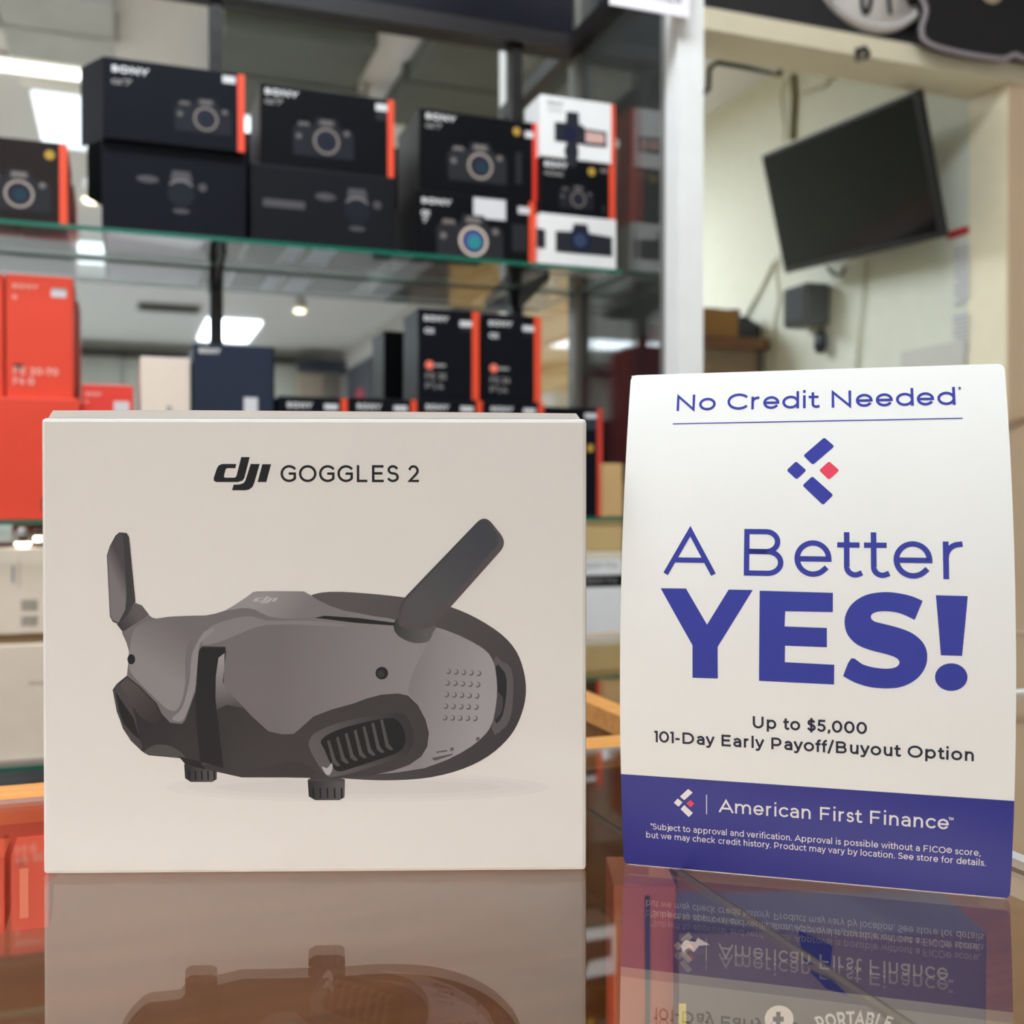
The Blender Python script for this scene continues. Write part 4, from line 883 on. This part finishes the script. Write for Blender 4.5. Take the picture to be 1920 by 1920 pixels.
# ================================================================== OPENING, SIGNS AND BACK ROOM
# round sign on the fascia
VS = VW-.012
cu, cz = hitv(1634, -88, VS); rr = hitv(1634, 62, VS)[1]; R_ = cz-rr
rs = thing('round_sign', 'round white sign with dark letters on the black fascia', 'sign', cab(cu, VS, cz), ANG)
rot = Matrix.Rotation(PI/2, 4, 'X')
f = MB(); f.lathe([(0, .012), (R_*.90, .012), (R_*.90, 0), (0, 0)], M('sign_face', (246, 238, 228), .5), 64, rot); f.build('face_disc', rs)
f = MB(); f.lathe([(R_*.90, 0), (R_*.90, .014), (R_*.93, .018), (R_*.97, .018), (R_, .010), (R_, 0)], M('sign_rim', (228, 220, 212), .4), 64, rot); f.build('rim', rs)
f = MB()
for ch, px, yb in (('P', 1556, 12), ('U', 1612, 35), ('T', 1660, 34), ('E', 1704, 16)):
    lu, lz = hitv(px, yb, VS); a = math.atan2(lu-cu, cz-lz)*.55
    q, tw = text_quads(ch, .14, .52); s = .078
    for k in q:
        f.face([(lambda X_, Z_: (lu-cu+X_*math.cos(a)-Z_*math.sin(a), -.0155, lz-cz+X_*math.sin(a)+Z_*math.cos(a)))((p.x-tw/2)*s*.9, p.y*s) for p in k], m_dprint)
f.build('lettering', rs)
# black cut-out sign with pale outline
ol = [(1741, -60), (1735, 20), (1727, 52), (1730, 72), (1748, 86), (1790, 98), (1840, 107), (1878, 111), (1892, 107), (1903, 103), (1916, 109), (1960, 118), (2040, 112), (2060, 40), (2050, -60)]
pts = [Vector(hitv(x, y, VS-.042)) for x, y in ol]; ctr = sum(pts, Vector((0, 0)))/len(pts)
cs = thing('cutout_sign', 'black cut-out sign with pale outline in the upper right corner', 'sign', cab(ctr.x, VS-.042, ctr.y), ANG)
sp = spline([(p.x-ctr.x, p.y-ctr.y) for p in pts], 5)
f = MB(); f.prism([tuple(p) for p in sp], 'y', 0, .018, M('sign_black', (26, 24, 25), .6)); f.build('board', cs, recalc=True)
f = MB(); f.tube([(p.x, -.002, p.y) for p in sp]+[(sp[0].x, -.002, sp[0].y)], .0048, M('sign_outline', (170, 158, 160), .4)); f.build('outline', cs)
h0 = Vector(hitv(1856, 0, VS-.042))-ctr
f = MB(); f.face([(h0.x+.03*math.cos(a*PI/8), -.003, h0.y+.02+.018*math.sin(a*PI/8)*1.6) for a in range(16)], M('sign_tan', (190, 168, 140), .5)); f.build('tan_emblem', cs)
f = MB(); f.box(.10, .12, .018, .042, .05, .07, m_dark); f.build('standoff', cs)
# small hook on the lintel
u0, z0 = hitv(1617, 98, VW-.03)
hk = thing('door_catch', 'small dark metal catch screwed to the cream lintel', 'catch', cab(u0, VW-.016, z0), ANG)
f = MB(); f.box(-.009, .009, -.004, 0, -.013, .013, m_steel, .001); f.build('plate', hk)
f = MB(); f.tube([(0, -.004, .007), (.002, -.018, .006), (.007, -.022, -.004), (.007, -.014, -.012)], .0055, m_dark, 10); f.build('hook', hk)
# television
WU = UB
TLv, TLz = .937, 1.036
def rigid(name, label, cat, centre, right, up):
    r = Vector(right).normalized(); n_ = r.cross(Vector(up)).normalized(); u_ = n_.cross(r).normalized()
    t = thing(name, label, cat, centre); m = Matrix.Identity(4)
    m.col[0][:3] = r; m.col[1][:3] = u_.cross(r); m.col[2][:3] = u_
    m = Matrix(((r.x, (u_.cross(r)).x, u_.x, centre.x), (r.y, (u_.cross(r)).y, u_.y, centre.y), (r.z, (u_.cross(r)).z, u_.z, centre.z), (0, 0, 0, 1)))
    t.matrix_world = m; return t
uB = WU-.095; uT = WU-.18
cBL = hitu(1478, 515, uB); cBR = hitu(1770, 440, uB); cTL = hitu(1425, 290, uT); cTR = hitu(1718, 173, uT)
pBL, pBR, pTL, pTR = [cab(u, q[0], q[1]) for u, q in ((uB, cBL), (uB, cBR), (uT, cTL), (uT, cTR))]
ctr3 = (pBL+pBR+pTL+pTR)/4; rt = ((pBR-pBL)+(pTR-pTL))/2; upv = ((pTL-pBL)+(pTR-pBR))/2
tv = rigid('television', 'black television tilted forward on the pale wall of the back room', 'television', ctr3, rt, upv)
tw, th = rt.length, upv.length
f = MB(); f.box(-tw/2, tw/2, -.004, .018, -th/2, th/2, M('tv_plastic', (20, 20, 22), .35), .003); f.box(-tw*.32, tw*.32, .018, .042, -th*.34, th*.30, M('tv_plastic', (20, 20, 22), .35), .006); f.build('housing', tv)
f = MB(); f.face([(-tw/2+.008, -.0046, -th/2+.014), (tw/2-.008, -.0046, -th/2+.014), (tw/2-.008, -.0046, th/2-.008), (-tw/2+.008, -.0046, th/2-.008)], M('tv_screen', (8, 9, 11), .12, spec=.2)); f.build('screen', tv)
f = MB(); f.box(-.05, .05, .042, .075, -.07, .07, m_steel, .002); f.build('wall_mount', tv)
# grey speaker box and dark handset under it
def onwall(name, label, cat, px, py, off=0.0):
    v, z = hitu(px, py, WU-off); return thing(name, label, cat, cab(WU, v, z), ANG)
u0, z0 = hitv(43, 1018, .05)
pl = thing('puck_light', 'small lit puck lamp under the middle shelf at the left edge', 'lamp', cab(u0, .05, Z2-ST), ANG)
f = MB(); f.lathe([(0, 0), (.012, 0), (.013, -.022), (.011, -.024), (0, -.024)], m_steel, 24); f.build('housing', pl)
f = MB(); f.lathe([(0, -.030), (.006, -.029), (.010, -.0245), (0, -.0245)], glow('puck_lit', (255, 250, 240), 12), 20); f.build('diffuser', pl)
spk = onwall('wall_speaker', 'small grey box speaker on the wall below the television', 'speaker', 1512, 612, .04)
f = MB(); f.box(-.075, -.004, -.05, .055, 0, .105, M('speaker_grey', (92, 96, 96), .5), .006); f.build('housing', spk)
f = MB(); f.box(-.078, -.0755, -.042, .046, .008, .097, M('speaker_grille', (66, 68, 68), .8, noise=.3, scale=400)); f.build('grille', spk)
f = MB(); f.box(-.004, 0, -.02, .02, .02, .09, m_steel); f.build('bracket', spk)
hs = onwall('phone_handset', 'dark blue handset hanging below the grey speaker', 'handset', 1538, 660, .02)
f = MB(); f.lathe([(0, -.004), (.012, -.002), (.019, .012), (.018, .034), (.011, .052), (.004, .058), (0, .058)], M('handset_blue', (30, 34, 46), .4), 20, Matrix.Translation((-.02, 0, 0)) @ Matrix.Diagonal((.7, 1.1, 1, 1))); f.build('body', hs)
f = MB(); f.tube([(-.018, 0, .057), (-.014, 0, .075), (-.004, .004, .085)], .003, m_dark); f.build('cord', hs)
def wallcable(label, pts, r, m, name='cable', off=.006):
    P = [cab(WU-off, *hitu(x, y, WU-off)) for x, y in pts]
    P = [Vector(p) for p in spline([tuple(p) for p in P], 4, False)] if False else P
    f = MB(); f.tube([p-P[0] for p in P], r, m); return tag(f.build(name, None, P[0]), label, 'cable')
m_cabw = M('cable_white', (206, 200, 176), .5); m_cabg = M('cable_olive', (120, 118, 70), .5)
wallcable('olive cable bundle dropping from the ceiling to the television', [(1487, 142), (1490, 180), (1488, 220), (1486, 262)], .009, m_cabg)
wallcable('thin yellowish cable looping left of the olive bundle', [(1474, 150), (1464, 172), (1468, 210), (1472, 240), (1468, 266)], .0025, m_cabw)
wallcable('pale conduit bending right below the lintel', [(1504, 176), (1525, 168), (1548, 160), (1560, 144)], .004, m_cabw)
wallcable('pale cable running down the wall below the television', [(1625, 490), (1618, 560), (1611, 620), (1606, 700)], .0028, m_cabw)
wallcable('pale cable hanging left of the grey speaker', [(1458, 480), (1455, 520), (1461, 560), (1452, 600), (1450, 700)], .0028, m_cabw)
wallcable('slanting pale cable from the carton up to the television', [(1395, 600), (1425, 545), (1452, 490)], .004, m_cabw)
wallcable('loop of grey cable under the television', [(1550, 500), (1562, 515), (1578, 516), (1584, 500)], .004, M('cable_grey', (110, 104, 90), .5))
# notices at the right of the wall
for (a, b, c, d, lab) in ((1793, 1822, 450, 572, 'white paper notice on the wall under the red strip'), (1791, 1820, 582, 668, 'white paper notice below the upper one')):
    v0, z0 = hitu(a, d, WU-.003); v1, z1 = hitu(b, c, WU-.003)
    t = thing('paper_notice', lab, 'notice', cab(WU-.003, (v0+v1)/2, z0), ANG)
    f = MB(); hgt = z1-z0; l = abs(v0-v1)/2+.01; f.box(-.0006, .0006, -l, l, 0, hgt, M('notice_paper', (214, 212, 204), .7)); f.build('sheet', t)
    f = MB()
    for k in range(9): f.box(-.0010, -.0006, -l*.8, l*(.8 if k % 3 else .5), hgt*(.08+k*.1), hgt*(.08+k*.1)+hgt*.025, m_gprint)
    f.build('printed_lines', t)
v0, z0 = hitu(1806, 432, WU-.005)
f = MB(); f.box(-.0008, .0008, -.05, .05, -.008, .008, M('red_strip', (196, 52, 52), .5)); tag(f.build('red_label', None, cab(WU-.002, v0, z0), ANG), 'red strip on the wall beside the television', 'label')
f = MB(); v0, z0 = hitu(1745, 690, WU-.01); f.box(-.008, 0, -.10, .10, -.10, .05, M('pale_board', (208, 204, 192), .6)); tag(f.build('notice_board', None, cab(WU-.0005, v0, z0), ANG), 'pale board leaning on the wall above the sign', 'board')
# desk with a cardboard box
dv = hitu(1442, 640, UB-.012)[0]
u0, z0 = hitv(1325, 628, dv); u1, z1 = UB-.012, 0
dk = thing('desk', 'brown wooden desk in the back room left of the speaker', 'desk', cab(u1-.62, dv+.25, ZF), ANG)
hh = z0-ZF
f = MB(); f.box(-.62, .62, -.25, .25, hh-.03, hh, wood('desk_wood', (112, 74, 48), (140, 98, 66), .4), .002); f.build('desktop', dk)
f = MB(); f.box(-.60, .60, -.22, -.2, 0, hh-.03, M('desk_panel', (150, 130, 104), .6)); f.build('front_panel', dk)
for s in (-.60, .58):
    f = MB(); f.box(s, s+.02, -.2, .22, 0, hh-.03, M('desk_side', (96, 70, 50), .6)); f.build('leg_panel', dk)
u0, z0 = hitv(1300, 575, dv+.03); u1, z1 = hitv(1384, 575, dv+.03)
kbx = thing('cardboard_box', 'brown cardboard box on the desk beyond the white post', 'box', cab((u0+u1)/2, dv+.13, ZF+hh), ANG)
f = MB(); w = u1-u0; f.box(-w/2, w/2, -.1, .1, 0, z0-ZF-hh, M('box_brown', (168, 124, 72), .8), .002); f.build('carton', kbx)
f = MB(); f.box(-.02, .02, -.1006, .1, z0-ZF-hh, z0-ZF-hh+.0006, m_beigecard); f.build('tape', kbx)
dl = thing('desk_phone', 'dark desk phone beside the cardboard box', 'phone', cab(u1+.066, dv+.12, ZF+hh), ANG)
f = MB(); f.prism([(-.06, 0), (.06, 0), (.06, .03), (-.02, .07), (-.05, .07)], 'y', -.06, .06, M('phone_dark', (56, 62, 66), .5)); f.build('body', dl)
f = MB(); f.tube([(-.045, -.05, .08), (-.045, 0, .088), (-.045, .05, .08)], .012, M('phone_dark', (56, 62, 66), .5), 10); f.build('handset', dl)
# dark bracket at the top left of the opening
P1 = [cab(*(lambda q: (q[0], .75, q[1]))(hitv(x, y, .75))) for x, y in ((1316, 175), (1328, 168), (1330, 128), (1345, 117), (1400, 127), (1462, 141))]
P1.append(Vector((P1[-1].x+.01, P1[-1].y, 1.345)))
f = MB(); f.tube([p-P1[0] for p in P1], .006, m_dark); tag(f.build('metal_bracket', None, P1[0]), 'thin dark metal bracket under the inner ceiling by the white post', 'bracket')
# beige cord on the wall right of the sign
P1 = [cab(*(lambda q: (q[0], VW-.022, q[1]))(hitv(x, y, VW-.022))) for x, y in ((1868, 815), (1890, 795), (1905, 788), (1922, 785), (1945, 786))]
f = MB(); f.tube([p-P1[0] for p in P1], .0042, M('cord_tan', (182, 148, 114), .6)); tag(f.build('cord', None, P1[0]), 'tan cord arching over the beige wall right of the sign', 'cord')

# ================================================================== SHOP BEHIND THE PHOTOGRAPHER (seen in the mirror)
def shopbox(name, label, cat, px0, px1, py0, py1, v, dep, m, group=None, bottom=None):
    u0, zt = mirv(px0, py0, v); u1, zb = mirv(px1, py1, v)
    if bottom is not None: zb = bottom
    t = thing(name, label, cat, cab((u0+u1)/2, v-dep/2, zb), ANG, group); w = u1-u0
    return t, w, zt-zb
# slat wall panels on the far wall
for i, (a, b) in enumerate(((-3.9, -1.9), (-1.88, .12), (.14, 2.1))):
    t = thing('slatwall_panel', ('left', 'middle', 'right')[i]+' grey slatwall panel on the far wall, mirrored', 'slatwall', cab((a+b)/2, VF+.021, ZF), ANG, 'slatwall panels')
    f = MB(); w = b-a; f.box(-w/2, w/2, -.02, .005, .0, 2.55, M('slat_grey', (176, 176, 164), .6))
    for k in range(24): f.box(-w/2, w/2, .005, .016, .05+k*.105, .05+k*.105+.085, M('slat_grey', (176, 176, 164), .6))
    f.build('slats', t)
# dark cornice line along the far wall
f = MB(); f.box(-3.9, 2.2, -.12, 0, 0, .06, m_dark); tag(f.build('wall_rail', None, cab(0, VF+.14, 1.60), ANG), 'dark rail along the top of the far wall in the mirror', 'rail')
t, w, h = shopbox('wall_unit', 'tan display unit on the far wall, mirrored right of the navy box', 'display unit', 560, 610, 672, 800, VF+.34, .2, None, bottom=ZF)
f = MB(); f.box(-w/2, w/2, -.1, .1, 0, h, M('unit_tan', (150, 134, 116), .6), .01); f.build('body', t)
f = MB(); f.box(-w/2-.02, w/2+.3, .1, .12, h-.14, h, M('unit_navy', (40, 46, 60), .5)); f.build('header', t)
# dark merchandise panels and red oval signs along the right wall
for i, (va, vb) in enumerate(((-9.2, -8.0), (-7.9, -6.7), (-6.6, -5.4), (-5.3, -4.1))):
    t = thing('merchandise_panel', ('farthest', 'second farthest', 'second nearest', 'nearest')[i]+' dark merchandise panel along the right shop wall', 'panel', cab(UR-.02, (va+vb)/2, ZF), ANG, 'merchandise panels')
    f = MB(); f.box(-.02, .015, -(vb-va)/2, (vb-va)/2, 0, 2.45, M('panel_dark' if i < 2 else 'panel_brown', (58, 58, 66) if i < 2 else (112, 96, 84), .6)); f.build('board', t)
    if i < 2:
        f = MB(); f.lathe([(0, .012), (.9, .012), (1.0, 0), (0, 0)], M('oval_red', (196, 40, 54), .4), 32, Matrix.Translation((-.022, .1, 1.95)) @ Matrix.Rotation(-PI/2, 4, 'Y') @ Matrix.Diagonal((.26, .16, 1, 1))); f.build('oval_sign', t)
        f = MB(); f.box(-.036, -.034, .0, .2, 1.89, 2.01, m_print); f.build('sign_lettering', t)
        for k in range(4):
            g = MB(); g.box(-.14, -.03, -.5+k*.25, -.32+k*.25, 1.0+.08*k, 1.28+.08*k, M('goods_%d' % (k % 3), ((236, 160, 90), (236, 130, 120), (220, 206, 170))[k % 3], .6)); g.build('hanging_goods', t)
# golden slatwall with spot lit goods
GV = -3.2; ua, _ = mirv(1003, 640, GV-.5); ub = UR-.3
m_gslat = M('gold_slat', (246, 196, 116), .5, noise=.12, scale=6)
t = thing('gold_display', 'honey coloured slatwall display mirrored right of the tall lens boxes', 'slatwall', cab(1.9, -3.0, ZF), ANG)
f = MB(); f.box(-.02, .02, -1.0, 1.0, 0, 2.02, m_gslat)
for k in range(18): f.box(-.032, -.02, -1.0, 1.0, .06+k*.108, .06+k*.108+.085, m_gslat)
f.build('slats', t)
for k in range(6):
    f = MB(); f.box(-.12, -.034, -.9+k*.3, -.72+k*.3, 1.1+.12*(k % 3), 1.3+.12*(k % 3), M('goods_pale', (236, 226, 206), .5)); f.build('hanging_goods', t)
for v, lab in ((-2.3, 'nearer spotlight aimed at the honey coloured slatwall'), (-3.0, 'farther spotlight aimed at the honey coloured slatwall')):
    sp_ = thing('ceiling_spotlight', lab, 'spotlight', cab(1.05, v, ZC-.12), ANG)
    f = MB(); f.lathe([(0, .10), (.03, .10), (.045, 0), (.038, 0), (.026, .09)], m_white, 20, Matrix.Rotation(math.radians(-38), 4, 'Y')); f.build('shade', sp_)
    f = MB(); f.tube([(-.02, 0, .08), (-.02, 0, .12)], .01, m_white); f.build('stem', sp_)
    ld = bpy.data.lights.new('spot_lamp', 'SPOT'); ld.energy = 150; ld.color = (1, .92, .78); ld.spot_size = 1.2; ld.shadow_soft_size = .03
    lo = bpy.data.objects.new('spot_lamp', ld); COL.objects.link(lo); lo.parent = sp_; lo.rotation_euler = (0, math.radians(48), 0); lo.location = (.02, 0, -.03)
# ceiling details the mirror picks up
def ducts(name, label, u0, u1, v0, v1, z0, z1, m):
    t = thing(name, label, 'ceiling duct', cab((u0+u1)/2, (v0+v1)/2, z0), ANG)
    f = MB(); f.box(-(u1-u0)/2, (u1-u0)/2, -(v1-v0)/2, (v1-v0)/2, 0, z1-z0, m, .01); f.build('casing', t)
    f = MB(); f.box(-(u1-u0)/2-.01, (u1-u0)/2+.01, -.02, .02, -.006, z1-z0-.002, m); f.build('joint_band', t)
m_duct = M('duct_grey', (200, 203, 198), .6, noise=.25, scale=5); m_duct2 = M('duct_green', (88, 94, 84), .5, noise=.3, scale=5)
ducts('ceiling_duct', 'grey ceiling duct mirrored at the top left of the cabinet', -.22, .12, -2.25, -1.75, 1.66, 1.75, m_duct)
ducts('ceiling_duct', 'dark green ceiling duct mirrored above the second stack of boxes', .45, .95, -2.55, -1.75, 1.66, 1.75, m_duct2)
ducts('ceiling_duct', 'dark green ceiling duct mirrored above the third stack of boxes', 1.12, 1.75, -2.5, -1.6, 1.68, 1.75, m_duct2)
ducts('ceiling_duct', 'dark ceiling duct mirrored at the very top left corner', -.9, -.30, -2.2, -1.75, 1.62, 1.75, M('duct_dark', (40, 44, 42), .5))
ducts('ceiling_duct', 'dark ceiling duct mirrored beside the upper shelf bracket', .70, 1.9, -5.9, -4.7, 1.64, 1.75, m_duct2)
f = MB(); f.box(-.25, .25, -.18, .18, -.012, 0, M('vent_grey', (128, 124, 120), .6))
for k in range(6): f.box(-.23, .23, -.15+k*.055, -.13+k*.055, -.018, -.012, m_dark)
tag(f.build('ceiling_vent', None, cab(.5, -7.5, ZC), ANG), 'grey ceiling vent mirrored left of the distant light', 'vent')
# track spot lights
for (px, py, lab) in ((562, 583, 'lit track spotlight mirrored below the upper shelf'), (2, 560, 'lit spotlight mirrored at the left picture edge'), (172, 376, 'small amber spotlight mirrored left of the lowest leftmost box')):
    v = -5.6 if py > 500 else -3.3; u, z = mirv(px, py, v)
    t = thing('track_spotlight', lab, 'spotlight', cab(u, v, z), ANG)
    f = MB(); f.lathe([(0, .09), (.035, .09), (.05, .0), (.044, 0), (.03, .08)], m_white, 20); f.build('shade', t)
    f = MB(); f.lathe([(0, -.012), (.03, -.006), (.038, .01), (.02, .05), (0, .06)], glow('lit_bulb', (255, 240, 200), 9), 16); f.build('bulb', t)
    f = MB(); f.tube([(0, 0, .09), (0, 0, ZC-z)], .014, m_white); f.build('stem', t)

# print, lettering and stickers belong to the card, disc or carton that carries them (thing > part > sub-part)
def base(o): return o.name.split('.')[0]
for root in [o for o in COL.objects if o.parent is None and o.type == 'EMPTY']:
    kids = list(root.children)
    host = next((k for k in kids if base(k) in ('front_card', 'face_disc')), None)
    if base(root) == 'goggles_box': host = next(k for k in kids if base(k) == 'carton')
    if not host: continue
    for k in kids:
        if k is not host and (base(k).startswith('printed_') or base(k) in ('lettering', 'seal', 'sticker', 'tape', 'plus_mark', 'yellow_tab', 'white_emblem', 'round_badge', 'blue_patch')):
            k.parent = host
for st_ in [o for o in COL.objects if base(o) == 'slotted_standard']:
    cx_ = sum(v.co.x for v in st_.data.vertices)/len(st_.data.vertices)
    for b_ in [o for o in COL.objects if base(o) == 'shelf_bracket' and abs(o.data.vertices[0].co.x-cx_) < .02]: b_.parent = st_
